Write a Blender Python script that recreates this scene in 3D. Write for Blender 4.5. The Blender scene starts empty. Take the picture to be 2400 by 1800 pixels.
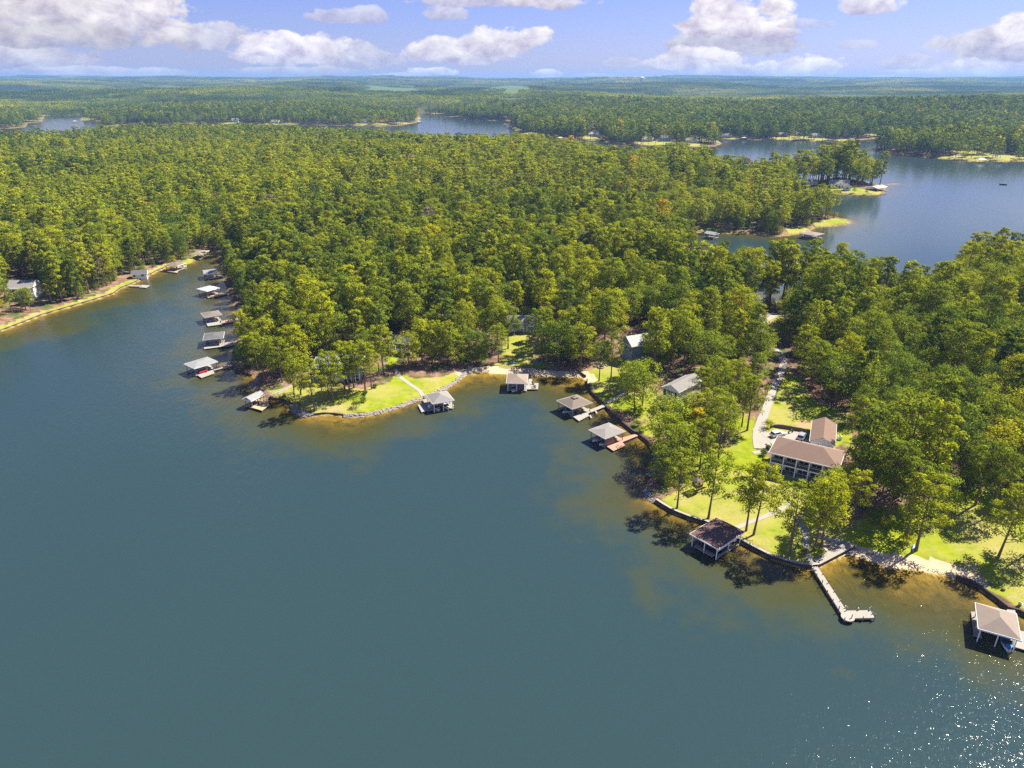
import bpy, math, random, numpy as np
from mathutils import Vector, Matrix
R = math.radians
random.seed(7); rng = np.random.default_rng(11)
sc = bpy.context.scene
COL = sc.collection

# ------------------------------------------------------------------ camera
CAM_H, PITCH, FPX = 100.0, R(23.2), 1664.0           # metres, radians, focal length for a 2400 px wide frame
cam_d = bpy.data.cameras.new('camera'); cam = bpy.data.objects.new('camera', cam_d); COL.objects.link(cam)
cam.location = (0, 0, CAM_H); cam.rotation_euler = (math.pi/2 - PITCH, 0, 0)
cam_d.sensor_fit = 'HORIZONTAL'; cam_d.sensor_width = 36.0; cam_d.lens = 36.0*FPX/2400.0
cam_d.clip_start = 1.0; cam_d.clip_end = 60000
sc.camera = cam
sc.render.engine = 'CYCLES'
sc.view_settings.view_transform = 'Standard'; sc.view_settings.look = 'None'
sc.view_settings.gamma = 1.0; sc.view_settings.use_curve_mapping = False
sc.view_settings.exposure = 1.15
sc.cycles.use_denoising = False
sc.cycles.max_bounces = 6; sc.cycles.diffuse_bounces = 2; sc.cycles.glossy_bounces = 2
sc.cycles.transmission_bounces = 3; sc.cycles.transparent_max_bounces = 6; sc.cycles.volume_bounces = 0
sc.cycles.sample_clamp_indirect = 4.0

# ------------------------------------------------------------------ sun and sky
SUN_AZ, SUN_EL = R(60), R(51)                        # azimuth from +Y towards +X
sun_d = bpy.data.lights.new('sun', 'SUN'); sun = bpy.data.objects.new('sun', sun_d); COL.objects.link(sun)
sun_d.energy = 5.0; sun_d.angle = R(0.53); sun_d.color = (1.0, 0.93, 0.78)
sdir = Vector((math.sin(SUN_AZ)*math.cos(SUN_EL), math.cos(SUN_AZ)*math.cos(SUN_EL), math.sin(SUN_EL)))
sun.rotation_euler = (-sdir).to_track_quat('-Z', 'Y').to_euler(); sun.location = (200, 120, 300)

def frame_dir(u, v):                                 # viewing direction of a point of the photograph -> azimuth, elevation
    b = v-900.0; x = u-1200.0
    y = FPX*math.cos(PITCH)-b*math.sin(PITCH); z = -b*math.cos(PITCH)-FPX*math.sin(PITCH)
    return math.atan2(x, y), math.atan2(z, math.hypot(x, y))

world = bpy.data.worlds.new('World'); sc.world = world; world.use_nodes = True
wt = world.node_tree; wt.nodes.clear()
def N(t, kind, **kw):
    n = t.nodes.new(kind)
    for k, v in kw.items(): setattr(n, k, v)
    return n
def M(t, op, a, b=None, c=None, clamp=False):
    n = t.nodes.new('ShaderNodeMath'); n.operation = op; n.use_clamp = clamp
    for i, s in enumerate((a, b, c)):
        if s is None: continue
        if isinstance(s, (int, float)): n.inputs[i].default_value = s
        else: t.links.new(s, n.inputs[i])
    return n.outputs[0]
def MIX(t, f, a, b, blend='MIX'):
    n = t.nodes.new('ShaderNodeMix'); n.data_type = 'RGBA'; n.blend_type = blend
    for s, i in ((f, 0), (a, 6), (b, 7)):
        if isinstance(s, (int, float)): n.inputs[i].default_value = s
        elif isinstance(s, tuple): n.inputs[i].default_value = s if len(s) == 4 else (*s, 1)
        else: t.links.new(s, n.inputs[i])
    return n.outputs[2]
def SMOOTH(t, x, lo, hi):
    n = t.nodes.new('ShaderNodeMapRange'); n.interpolation_type = 'SMOOTHSTEP'
    t.links.new(x, n.inputs[0]); n.inputs[1].default_value = lo; n.inputs[2].default_value = hi
    return n.outputs[0]
def NOISE(t, vec, scale, detail=3, rough=0.55, dist=0.0):
    n = t.nodes.new('ShaderNodeTexNoise'); n.inputs['Scale'].default_value = scale
    n.inputs['Detail'].default_value = detail; n.inputs['Roughness'].default_value = rough; n.inputs['Distortion'].default_value = dist
    if vec is not None: t.links.new(vec, n.inputs['Vector'])
    return n.outputs['Fac']

CLOUD_GAIN = 0.50
def cloud_group():
    g = bpy.data.node_groups.new('cloud', 'ShaderNodeTree')
    for nm, ty in (('Prev', 'NodeSocketColor'), ('Az', 'NodeSocketFloat'), ('El', 'NodeSocketFloat'), ('A0', 'NodeSocketFloat'), ('E0', 'NodeSocketFloat'),
                   ('W', 'NodeSocketFloat'), ('H', 'NodeSocketFloat'), ('Bright', 'NodeSocketFloat'), ('Opac', 'NodeSocketFloat'), ('N1', 'NodeSocketFloat'), ('N2', 'NodeSocketFloat')):
        g.interface.new_socket(nm, in_out='INPUT', socket_type=ty)
    g.interface.new_socket('Color', in_out='OUTPUT', socket_type='NodeSocketColor')
    i = g.nodes.new('NodeGroupInput'); o = g.nodes.new('NodeGroupOutput'); I = i.outputs
    x = M(g, 'DIVIDE', M(g, 'SUBTRACT', I['Az'], I['A0']), I['W'])
    y = M(g, 'DIVIDE', M(g, 'SUBTRACT', I['El'], I['E0']), I['H'])
    yf = M(g, 'MAXIMUM', y, M(g, 'MULTIPLY', y, -1.9))
    f = M(g, 'SUBTRACT', M(g, 'SUBTRACT', 1.0, M(g, 'MULTIPLY', x, x)), M(g, 'MULTIPLY', yf, yf))
    nn = M(g, 'MULTIPLY', M(g, 'SUBTRACT', I['N1'], 0.5), 2.7)
    d = SMOOTH(g, M(g, 'ADD', f, nn), 0.15, 0.55)
    t = M(g, 'ADD', M(g, 'MULTIPLY_ADD', y, 0.5, 0.5), M(g, 'MULTIPLY', M(g, 'SUBTRACT', I['N2'], 0.5), 2.6), clamp=True)
    c = MIX(g, t, (0.47, 0.41, 0.55), (1.0, 0.94, 0.93))
    vm = g.nodes.new('ShaderNodeVectorMath'); vm.operation = 'SCALE'; g.links.new(c, vm.inputs[0]); g.links.new(I['Bright'], vm.inputs[3])
    r = MIX(g, M(g, 'MULTIPLY', d, I['Opac']), I['Prev'], vm.outputs[0])
    g.links.new(r, o.inputs[0])
    return g
CG = cloud_group()
sky = N(wt, 'ShaderNodeTexSky', sky_type='NISHITA'); sky.sun_disc = False
sky.sun_elevation = SUN_EL; sky.sun_rotation = SUN_AZ; sky.altitude = 100
sky.air_density = 1.0; sky.dust_density = 0.3; sky.ozone_density = 3.0
tcw = N(wt, 'ShaderNodeTexCoord'); sx = N(wt, 'ShaderNodeSeparateXYZ'); wt.links.new(tcw.outputs['Generated'], sx.inputs[0])
az = M(wt, 'ARCTAN2', sx.outputs[0], sx.outputs[1]); el = M(wt, 'ARCSINE', sx.outputs[2])
cb = N(wt, 'ShaderNodeCombineXYZ'); wt.links.new(az, cb.inputs[0]); wt.links.new(M(wt, 'MULTIPLY', el, 1.5), cb.inputs[1])
n1 = NOISE(wt, cb.outputs[0], 26, 9, 0.58, 0.15); n2 = NOISE(wt, cb.outputs[0], 34, 6, 0.6, 0.3)
skc = MIX(wt, 1.0, sky.outputs[0], (0.66, 0.645, 1.13), 'MULTIPLY')
SKY_S = 0.057
# unseen cumulus over the rest of the sky, thickened and brightened to pale the lake
hz = M(wt, 'MAXIMUM', sx.outputs[2], 0.05)
cp = N(wt, 'ShaderNodeCombineXYZ'); wt.links.new(M(wt, 'DIVIDE', sx.outputs[0], hz), cp.inputs[0]); wt.links.new(M(wt, 'DIVIDE', sx.outputs[1], hz), cp.inputs[1])
hn = NOISE(wt, cp.outputs[0], 0.9, 7, 0.55)
lowc = SMOOTH(wt, el, 0.08, 0.55)                    # unseen cover kept densest low down, where the lake mirrors it
hd = M(wt, 'MULTIPLY', SMOOTH(wt, M(wt, 'SUBTRACT', hn, M(wt, 'MULTIPLY', lowc, 0.22)), 0.40, 0.56), SMOOTH(wt, el, 0.095, 0.14))
K = CLOUD_GAIN/SKY_S
col = MIX(wt, M(wt, 'MULTIPLY', hd, 0.85), skc, (1.15*K, 1.15*K, 1.2*K))
CLOUDS = [  # u, v, half width, half height (photo px), brightness, opacity
 (40,40,330,95,.80,.97),(200,60,230,75,.86,.97),(340,45,95,70,.98,.95),(40,140,150,48,.86,.85),(150,95,220,34,.72,.8),
 (480,95,120,52,.88,.72),(690,128,165,62,1.05,1.0),(650,112,80,50,1.12,1.0),(840,140,120,48,.86,.6),(700,168,160,16,.86,.7),
 (820,42,115,32,.88,.6),(1045,35,58,32,.9,.66),(1120,5,190,26,.88,.75),(1300,5,130,34,.92,.85),
 (1080,128,160,52,.98,.97),(1170,108,115,52,.98,.97),(1252,95,55,42,1.0,.97),(1005,172,75,20,1.05,1.0),(1276,175,48,17,1.05,1.0),
 (1700,112,170,55,.70,.8),(1720,60,150,78,1.0,1.0),(1690,18,82,58,1.06,1.0),(1790,78,90,40,1.03,1.0),
 (1640,146,150,44,1.0,1.0),(1770,168,180,26,.95,.95),(1885,166,110,38,1.08,1.0),
 (2040,18,75,38,.95,.85),(1900,58,75,20,.84,.45),(2015,108,48,15,.84,.5),(2350,115,130,62,.86,.9),(2395,88,60,56,1.02,1.0),
 (250,170,190,15,.95,.7),(940,177,70,9,1.0,.8),(2200,173,130,15,.95,.75),(1390,177,60,8,.95,.7),
 (2265,166,110,32,.97,.95),(2120,150,80,24,.84,.5),(1460,150,55,20,.84,.5),(2080,184,60,9,1.0,.9),(280,180,200,10,.92,.6),(1480,184,60,7,1.0,.8)]
for (u, v, w, h, br, op) in CLOUDS:
    a0, e0 = frame_dir(u, v); big = 1.1 if u < 420 else 0.98
    w_ = w*big/1812.0; h_ = h*big*0.0005
    n = N(wt, 'ShaderNodeGroup'); n.node_tree = CG
    for k, s in (('Prev', col), ('Az', az), ('El', el), ('N1', n1), ('N2', n2)): wt.links.new(s, n.inputs[k])
    for k, s in (('A0', a0), ('E0', e0), ('W', w_), ('H', h_), ('Bright', br*K), ('Opac', op)): n.inputs[k].default_value = s
    col = n.outputs[0]
bgd = N(wt, 'ShaderNodeBackground'); bgd.inputs['Strength'].default_value = SKY_S; wt.links.new(col, bgd.inputs['Color'])
wo = N(wt, 'ShaderNodeOutputWorld'); wt.links.new(bgd.outputs[0], wo.inputs[0])

# ------------------------------------------------------------------ survey: photograph points laid out on the ground
CP, SP = math.cos(PITCH), math.sin(PITCH)
def at(u, v, z=0.0):
    b = v-900.0; k = (z-CAM_H)/(-b*CP-FPX*SP)
    return ((u-1200.0)*k, (FPX*CP-b*SP)*k)
def poly(pts, z=0.0): return np.array([at(u, v, z) for u, v in pts])
def behind(u, v, z=27.0, back=12.0):                 # shore that lies just behind a line of tree tops
    x, y = at(u, v, z); r = math.hypot(x, y); return (x*(r+back)/r, y*(r+back)/r)

SKYLINE = [(-900,312),(0,304),(160,301),(260,291),(300,288),(450,286),(650,289),(800,296),(894,303),(1031,325),(1162,322),(1342,326),(1393,353),(1451,354),(1596,354),(1654,349),(1708,368),(1817,378),(1943,360),(2080,372)]
RIDGE = [(3300,520),(2700,512),(2400,526),(2287,540),(2215,570),(2179,591),(2142,600),(2081,609),(2034,577),(1936,575),(1817,597),(1781,604),(1705,593),(1640,570)]
SHORE = [(-600,960),(-250,845),(0,777),(46,760),(96,740),(152,723.5),(213,706),(266,689),(281,677),(304,668),(332,655),(365,637),(390,626),(440,618),(463,608),(474,598),(490,589),
 (500,592),(515,612),(522,640),(533,680),(548,715),(566,750),(558,790),(545,825),(541,855),(552,871),(574,877),(606,887),(600,897),(587,914),(614,923),(630,936),(657,939),(687,950),(690,963),(712,976),(733,975.6),(758,973),(785,974),(807,977),(847,977),(888,969),(929,958),(964,944),(988,938),
 (1030,919.7),(1063,901),(1090,879),(1101,876),(1130,873.6),(1185,876),(1239,879),(1280,884),(1334,884),(1365,887),(1377,895),(1375,903),(1385.5,922),(1415,952),(1442,982),(1483,1015),(1497,1023),(1517,1039),(1530,1060),(1537,1090),(1532,1110),(1520,1130),(1513,1148),(1522,1166),(1535.6,1177),(1552,1188),(1576,1202),(1617,1218),(1655,1229),(1694,1250),(1731,1270),(1766,1289),(1807,1310),(1847.5,1322.6),(1875,1329),(1902,1332),(1920,1330),(1958,1310),
 (1987,1300),(2030,1312),(2076,1331),(2133,1335),(2198,1346),(2239,1360),(2272,1367),(2293,1379),(2334,1409),(2361,1431),(2388,1438),(2420,1455),(2480,1480),(2700,1560),(3300,1640)]
NEAR = np.vstack([poly(SHORE), np.array([behind(*p) for p in RIDGE]),
   poly([(1580,556),(1560,549),(1600,545),(1623,544),(1660,547),(1692,547.6),(1757,547.6),(1815,554),(1853,551),(1892,544),(1911,532),(1949,530),(1975,527),(1992,522),(1984,514),(1940,506),(1860,490),(1840,470),(1870,450),(1909,444),(1947,450),(1969,455),(2016,456.7),(2055,457),(2070,450),(2073,436),(2051,431),(2090,433),(2105,429)]),
   np.array([behind(*p) for p in SKYLINE[::-1]])])
P3 = poly([(2042,349),(2048,354.5),(2092,360),(2159,368),(2232,374),(2285,379),(2333,379),(2400,377.6),(2800,386),(2800,346),(2400,341),(2150,342),(2070,345)])
FAR = np.vstack([poly([(-900,306),(0,301),(23,301),(59,298),(63,288.6),(97,286),(104,271.6),(127,270.5),(154,270.5),(197,268),(188,281),(217,286),(237,287.5),(240,297),(300,292),(600,292),(780,294),(840,294.5),(881,296.5),(937,294),(975.6,287.5),(985,278),(980,267),(998,268),(1034,271.6),(1057,275),(1089,281),(1134,283),(1174.5,282),(1195,284),(1192,292),(1199,299),(1215,310),(1233,318),(1256,321),(1300,326),(1365,329.7),(1416.6,328),(1427,339),(1463,342),(1503,342),(1571,342),(1598,344.6),(1677,342.7),(1690.6,336.5),(1674,324),(1707,325.6),(1761,328),(1802,328),(1852,330),(1940,331.7),(1997,330),(2045,325),(2120,322),(2300,326),(2800,332)]),
   np.array([(40000,2500),(40000,60000),(-40000,60000),(-40000,1500)])])
LANDS = [NEAR, P3, FAR]
def sd_poly(px, py, P):                              # signed distance, positive inside
    d2 = np.full(px.shape, 1e18, np.float64); ins = np.zeros(px.shape, bool)
    for (ax, ay), (bx, by) in zip(P, np.roll(P, -1, 0)):
        ex, ey = bx-ax, by-ay; L = ex*ex+ey*ey+1e-9
        wx, wy = px-ax, py-ay
        t = np.clip((wx*ex+wy*ey)/L, 0, 1); qx = wx-t*ex; qy = wy-t*ey
        np.minimum(d2, qx*qx+qy*qy, out=d2)
        if by != ay:
            ins ^= ((ay > py) != (by > py)) & (px < (bx-ax)*(py-ay)/(by-ay)+ax)
    d = np.sqrt(d2); return np.where(ins, d, -d)
def inside(px, py, P):
    ins = np.zeros(np.shape(px), bool)
    for (ax, ay), (bx, by) in zip(P, np.roll(P, -1, 0)):
        if by != ay: ins ^= ((ay > py) != (by > py)) & (px < (bx-ax)*(py-ay)/(by-ay)+ax)
    return ins
def shore_sd(px, py):
    px = np.asarray(px, np.float64); py = np.asarray(py, np.float64); r = np.hypot(px, py)
    out = np.full(px.shape, -1e9)
    m = r < 2300
    if m.any(): out[m] = sd_poly(px[m], py[m], NEAR)
    m = (r > 800) & (r < 2600)
    if m.any(): out[m] = np.maximum(out[m], sd_poly(px[m], py[m], P3))
    m = r > 900
    if m.any(): out[m] = np.maximum(out[m], sd_poly(px[m], py[m], FAR))
    return out
_tab = rng.random((256, 256))
def vnoise(x, y):
    x = np.asarray(x, np.float64); y = np.asarray(y, np.float64)
    xi = np.floor(x).astype(np.int64); yi = np.floor(y).astype(np.int64); fx = x-xi; fy = y-yi
    fx = fx*fx*(3-2*fx); fy = fy*fy*(3-2*fy)
    g = lambda a, b: _tab[a & 255, b & 255]
    return (g(xi, yi)*(1-fx)+g(xi+1, yi)*fx)*(1-fy)+(g(xi, yi+1)*(1-fx)+g(xi+1, yi+1)*fx)*fy
def fbm(x, y, o=3):
    s = 0; a = 0.5
    for k in range(o): s = s+a*vnoise(x*2**k+17*k, y*2**k+31*k); a *= 0.5
    return s/(1-0.5**o)
def sstep(x, a, b):
    t = np.clip((x-a)/(b-a), 0, 1); return t*t*(3-2*t)
BEACH = poly([(1108,874),(1140,873),(1170,874),(1200,876),(1239,878),(1280,883),(1334,883),(1362,886),(1990,1300),(2030,1311),(2076,1331),(2105,1333),(2133,1335),(2165,1340),(2198,1346),(2230,1356)])
SHOALS = [(*at(u, v), r, k*0.85) for (u, v, r, k) in ((2110,1380,11,.72),(2240,1420,9,.6),(1310,900,9,.72),(1150,890,9,.65),(1440,975,7,.6),(1500,1055,6,.6),(800,1000,9,.5),(330,700,12,.6),(130,775,14,.6),(430,632,10,.6))]
def beachness(px, py):
    b = np.zeros(np.shape(px))
    for (ax, ay) in BEACH: b = np.maximum(b, np.exp(-((px-ax)**2+(py-ay)**2)/(2*4.2**2)))
    return np.clip(b*1.5, 0, 1)
def height_from(px, py, s):
    r = np.hypot(px, py)
    b = beachness(px, py) if np.size(px) < 400000 else None
    if b is None:
        b = np.zeros(px.shape); m = (r < 300) & (r > 100); b[m] = beachness(px[m], py[m])
    sp = np.maximum(s, 0)
    wall = 0.85*sstep(s, -0.15, 1.0); sand = np.clip(0.10*s, 0, 0.45)+0.45*sstep(s, 3.4, 4.6)
    land = wall*(1-b)+sand*b+6.5*np.exp(-((px-150)**2/95**2+(py-335)**2/48**2))*sstep(sp, 5, 32)+6.0*np.exp(-((px-430)**2/150**2+(py-775)**2/50**2))*sstep(sp, 8, 30)
    land = land+7.0*(1-np.exp(-np.maximum(sp-3, 0)/95))+3.0*(fbm(px/70, py/70, 2)-0.5)*sstep(sp, 8, 70)
    far = sstep(r, 1300, 3000)
    land = land+far*sstep(sp, 30, 500)*(120*np.clip(fbm(px/1150+3, py/850+9, 3)-0.32, 0, 1))+62*sstep(r, 3500, 13000)*(0.75+0.5*fbm(px/4200+5, py/2200, 2))*sstep(sp, 0, 900)
    shoal = np.ones(px.shape)
    for (ax, ay, rr, k) in SHOALS: shoal = np.minimum(shoal, 1-k*np.exp(-((px-ax)**2+(py-ay)**2)/(2*rr*rr)))
    bed = -shoal*np.minimum(0.02+0.105*np.maximum(-s, 0)*(0.55+0.9*fbm(px/14+2, py/14+5, 3)), 5.5)
    return np.where(s > -0.15, np.where(s > 0, land, np.minimum(land, 0.02)), bed)
def hgt(x, y):
    x = np.atleast_1d(np.asarray(x, np.float64)); y = np.atleast_1d(np.asarray(y, np.float64))
    return height_from(x, y, shore_sd(x, y))
def gp(u, v):                                        # photograph point -> point on the terrain
    z = 0.0
    for _ in range(8):
        x, y = at(u, v, z); z = 0.5*z+0.5*float(hgt(x, y)[0])
    x, y = at(u, v, z); return x, y, float(hgt(x, y)[0])
def gpoly(pts): return np.array([gp(u, v)[:2] for u, v in pts])

# ------------------------------------------------------------------ areas of the ground
LAWNS_PX = [
 [(600,893),(640,925),(690,955),(740,970),(800,974),(890,966),(985,935),(1030,917),(1063,898),(1092,872),(1062,874),(1035,884),(1000,885),(972,888),(945,878),(930,872),(915,895),(880,905),(850,912),(760,905),(690,905),(640,915)],
 [(925,800),(940,800),(930,850),(912,860),(905,840)],
 [(1140,862),(1175,845),(1180,795),(1210,782),(1250,786),(1252,840),(1300,862),(1240,865)],
 [(1362,880),(1400,862),(1440,838),(1490,850),(1500,900),(1520,930),(1500,960),(1440,965),(1405,935),(1386,912),(1380,893)],
 [(1520,965),(1545,940),(1572,950),(1590,985),(1560,1010),(1528,1025),(1505,1018)],
 [(1548,1178),(1580,1196),(1620,1214),(1660,1226),(1735,1268),(1770,1287),(1810,1307),(1880,1325),(1920,1325),(1985,1290),(2030,1302),(2080,1320),(2140,1326),(2200,1338),(2290,1370),(2400,1432),(2550,1490),(2700,1300),(2400,1180),(2330,1182),(2280,1178),(2262,1200),(2240,1232),(2180,1242),(2120,1258),(2040,1250),(1985,1235),(1960,1200),(1940,1130),(1800,1070),(1771,1055),(1764,1015),(1772,975),(1755,985),(1735,1020),(1705,1050),(1670,1080),(1620,1110),(1585,1150)],
 [(1788,1015),(1797,985),(1806,955),(1825,915),(1842,876),(1870,882),(1892,905),(1900,935),(1950,955),(1985,975),(1998,1000),(1985,1030),(1960,1050),(1900,1045)],
 [(1790,800),(1800,775),(1795,755),(1812,742),(1840,742),(1838,775),(1825,800),(1808,808)],
 [(1911,531),(1949,529),(1990,522.5),(1984,516),(1950,512),(1905,522)],[(1840,534),(1880,530),(1896,538),(1886,544),(1850,549)],[(1640,536),(1690,533),(1700,542),(1650,544)],
 [(1909,443),(1947,449),(1969,454),(2016,456),(2060,456),(2070,450),(2040,445),(1990,441),(1940,440),(1915,440)],
 [(778,448),(800,442),(838,447),(842,462),(815,468),(785,462)],[(478,392),(500,390),(504,400),(480,402)],[(1432,482),(1452,480),(1450,500),(1430,500)]]
LAWNS = [gpoly(p) for p in LAWNS_PX]
CLEAR = [gpoly(p) for p in [                         # further ground kept free of the wood (trees there are set one by one)
 [(535,850),(560,890),(590,925),(690,970),(800,985),(900,975),(1000,945),(1105,880),(1075,862),(1020,862),(960,855),(900,850),(880,872),(800,880),(700,885),(640,885),(590,868),(560,855)],
 [(1105,880),(1125,858),(1165,842),(1260,850),(1345,868),(1385,895),(1370,905)],
 [(1375,905),(1385,860),(1500,835),(1540,930),(1560,950),(1560,990),(1530,1040),(1480,1025),(1420,965)],
 [(1505,1050),(1560,1055),(1600,1100),(1570,1190),(1500,1180)],
 [(1540,1180),(1600,1090),(1700,1040),(1760,985),(1780,1055),(1960,1110),(1990,1200),(2060,1235),(2240,1225),(2270,1165),(2420,1165),(2700,1300),(2550,1500),(2400,1450),(2200,1360),(2000,1310),(1900,1340),(1740,1280)],
 [(1915,441),(1955,437),(2000,437),(2045,435),(2072,440),(2072,458),(1905,450)],
 [(905,780),(945,780),(960,850),(900,870)],
 [(1560,940),(1560,880),(1610,870),(1640,1030),(1545,1035)],
 [(18,660),(85,655),(100,740),(0,770)],
 [(1440,830),(1445,790),(1560,770),(1560,830),(1500,850)],
 [(730,900),(735,850),(850,850),(860,905)]]]
GREEN = [gpoly(p) for p in [[(1960,1240),(2040,1185),(2150,1175),(2280,1130),(2450,1140),(2450,1200),(2250,1245),(2100,1268)],[(1540,1175),(1560,1090),(1650,1000),(1750,965),(1775,1000),(1720,1060),(1620,1130)],[(1440,930),(1500,900),(1560,930),(1540,960),(1500,1000)],[(1885,880),(1990,960),(2010,1060),(1960,1050),(1960,960)]]]
FIELDS = [gpoly(p) for p in [[(1130,222),(1150,206),(1200,205),(1245,211),(1258,222),(1200,226)],[(845,214),(860,206),(980,206),(985,216)],[(1860,232),(1920,224),(2000,226),(1990,233)]]]
DRIVE_PX = [(1788,1052),(1783,1030),(1779,1008),(1786,983),(1800,948),(1812,912),(1829,878),(1836,854),(1832,830),(1810,815),(1788,795),(1780,775),(1795,752),(1821,738)]
DRIVE = gpoly(DRIVE_PX)
DRIVE_W = [5.0,4.6,3.1,2.7,2.5,2.4,2.4,2.4,2.4,2.4,2.4,2.4,2.4,2.4]
ROAD = gpoly([(1700,742),(1760,740),(1821,738),(1900,735),(2000,722)])
def seg_dist(px, py, pts):
    d = np.full(np.shape(px), 1e9)
    for (ax, ay), (bx, by) in zip(pts[:-1], pts[1:]):
        ex, ey = bx-ax, by-ay; t = np.clip(((px-ax)*ex+(py-ay)*ey)/(ex*ex+ey*ey+1e-9), 0, 1)
        d = np.minimum(d, np.hypot(px-ax-t*ex, py-ay-t*ey))
    return d

# ------------------------------------------------------------------ materials
def new_mat(name):
    m = bpy.data.materials.new(name); m.use_nodes = True; t = m.node_tree; t.nodes.clear()
    o = t.nodes.new('ShaderNodeOutputMaterial'); return m, t, o
def P(t, o, col, rough=0.7, spec=0.3, metal=0.0, normal=None):
    b = t.nodes.new('ShaderNodeBsdfPrincipled'); b.inputs['Roughness'].default_value = rough
    b.inputs['Specular IOR Level'].default_value = spec; b.inputs['Metallic'].default_value = metal
    if isinstance(col, tuple): b.inputs['Base Color'].default_value = (*col, 1)
    else: t.links.new(col, b.inputs['Base Color'])
    if normal is not None: t.links.new(normal, b.inputs['Normal'])
    t.links.new(b.outputs[0], o.inputs[0]); return b
def OBJC(t):
    n = t.nodes.new('ShaderNodeTexCoord'); return n.outputs['Object']
def BUMP(t, h, strength, dist):
    b = t.nodes.new('ShaderNodeBump'); b.inputs['Strength'].default_value = strength; b.inputs['Distance'].default_value = dist
    t.links.new(h, b.inputs['Height']); return b.outputs[0]
MATS = {}
def mat(name, col, rough=0.75, var=0.22, scale=1.2, spec=0.25, metal=0.0, stripes=None):
    if name in MATS: return MATS[name]
    m, t, o = new_mat(name); v = OBJC(t)
    a = NOISE(t, v, scale, 5, 0.65); b = NOISE(t, v, scale*9, 3, 0.6)
    f = M(t, 'MULTIPLY_ADD', M(t, 'ADD', M(t, 'MULTIPLY', a, 0.6), M(t, 'MULTIPLY', b, 0.4)), 2.2*var, 1-1.1*var)
    hs = None
    if stripes:
        w = t.nodes.new('ShaderNodeTexWave'); w.bands_direction = stripes[0]; w.inputs['Scale'].default_value = stripes[1]; w.inputs['Distortion'].default_value = stripes[2] if len(stripes) > 2 else 0.0
        t.links.new(v, w.inputs['Vector']); hs = w.outputs['Fac']
        f = M(t, 'MULTIPLY', f, M(t, 'MULTIPLY_ADD', SMOOTH(t, hs, 0.0, 0.35), 0.25, 0.75))
    c = N(t, 'ShaderNodeVectorMath', operation='SCALE'); c.inputs[0].default_value = col; t.links.new(f, c.inputs[3])
    nrm = BUMP(t, hs if hs is not None else b, 0.35, 0.03)
    P(t, o, c.outputs[0], rough, spec, metal, nrm); MATS[name] = m; return m

def ground_material():
    m, t, o = new_mat('ground'); g = N(t, 'ShaderNodeNewGeometry'); pos = g.outputs['Position']
    at_ = lambda nm: N(t, 'ShaderNodeAttribute', attribute_name=nm).outputs['Fac']
    n0 = NOISE(t, pos, 0.05, 4, 0.6); n1 = NOISE(t, pos, 0.35, 5, 0.65); n2 = NOISE(t, pos, 2.6, 4, 0.7)
    litter = MIX(t, SMOOTH(t, n1, 0.35, 0.65), (0.15, 0.085, 0.055), (0.30, 0.19, 0.13))
    litter = MIX(t, SMOOTH(t, NOISE(t, pos, 0.16, 4, 0.6), 0.5, 0.62), litter, (0.075, 0.11, 0.025))
    grass = MIX(t, SMOOTH(t, n1, 0.3, 0.7), (0.175, 0.235, 0.008), (0.285, 0.325, 0.010))
    grass = MIX(t, M(t, 'MULTIPLY', at_('dry'), SMOOTH(t, M(t, 'ADD', M(t, 'MULTIPLY', n1, 0.6), M(t, 'MULTIPLY', n0, 0.4)), 0.28, 0.55)), grass, (0.40, 0.335, 0.135))
    grass = MIX(t, M(t, 'MULTIPLY', SMOOTH(t, n0, 0.42, 0.60), SMOOTH(t, n2, 0.32, 0.60)), grass, (0.36, 0.31, 0.10))
    grass = MIX(t, SMOOTH(t, NOISE(t, pos, 0.13, 6, 0.75), 0.56, 0.68), grass, (0.40, 0.30, 0.17))
    gl = M(t, 'ADD', at_('lawn'), M(t, 'MULTIPLY', M(t, 'SUBTRACT', n1, 0.5), 0.8))
    c = MIX(t, SMOOTH(t, gl, 0.35, 0.65), litter, grass)
    c = MIX(t, SMOOTH(t, M(t, 'ADD', at_('bare'), M(t, 'MULTIPLY', M(t, 'SUBTRACT', n1, 0.5), 0.7)), 0.4, 0.6), c, (0.50, 0.27, 0.14))
    far = MIX(t, NOISE(t, pos, 0.02, 6, 0.7), (0.025, 0.04, 0.012), (0.075, 0.105, 0.025))
    c = MIX(t, at_('far'), c, far)
    c = MIX(t, at_('field'), c, (0.105, 0.155, 0.045))
    sand = MIX(t, n2, (0.50, 0.39, 0.24), (0.64, 0.52, 0.35))
    c = MIX(t, SMOOTH(t, M(t, 'ADD', at_('sand'), M(t, 'MULTIPLY', M(t, 'SUBTRACT', n1, 0.5), 0.5)), 0.4, 0.6), c, sand)
    bedc = MIX(t, SMOOTH(t, n1, 0.35, 0.65), (0.23, 0.175, 0.045), (0.40, 0.30, 0.065))
    bedc = MIX(t, M(t, 'MULTIPLY', SMOOTH(t, NOISE(t, pos, 0.22, 6, 0.7, 0.5), 0.52, 0.64), 0.75), bedc, (0.10, 0.085, 0.025))
    c = MIX(t, at_('bed'), c, bedc)
    P(t, o, c, 0.95, 0.1, 0, BUMP(t, n2, 0.6, 0.12)); return m

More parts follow.
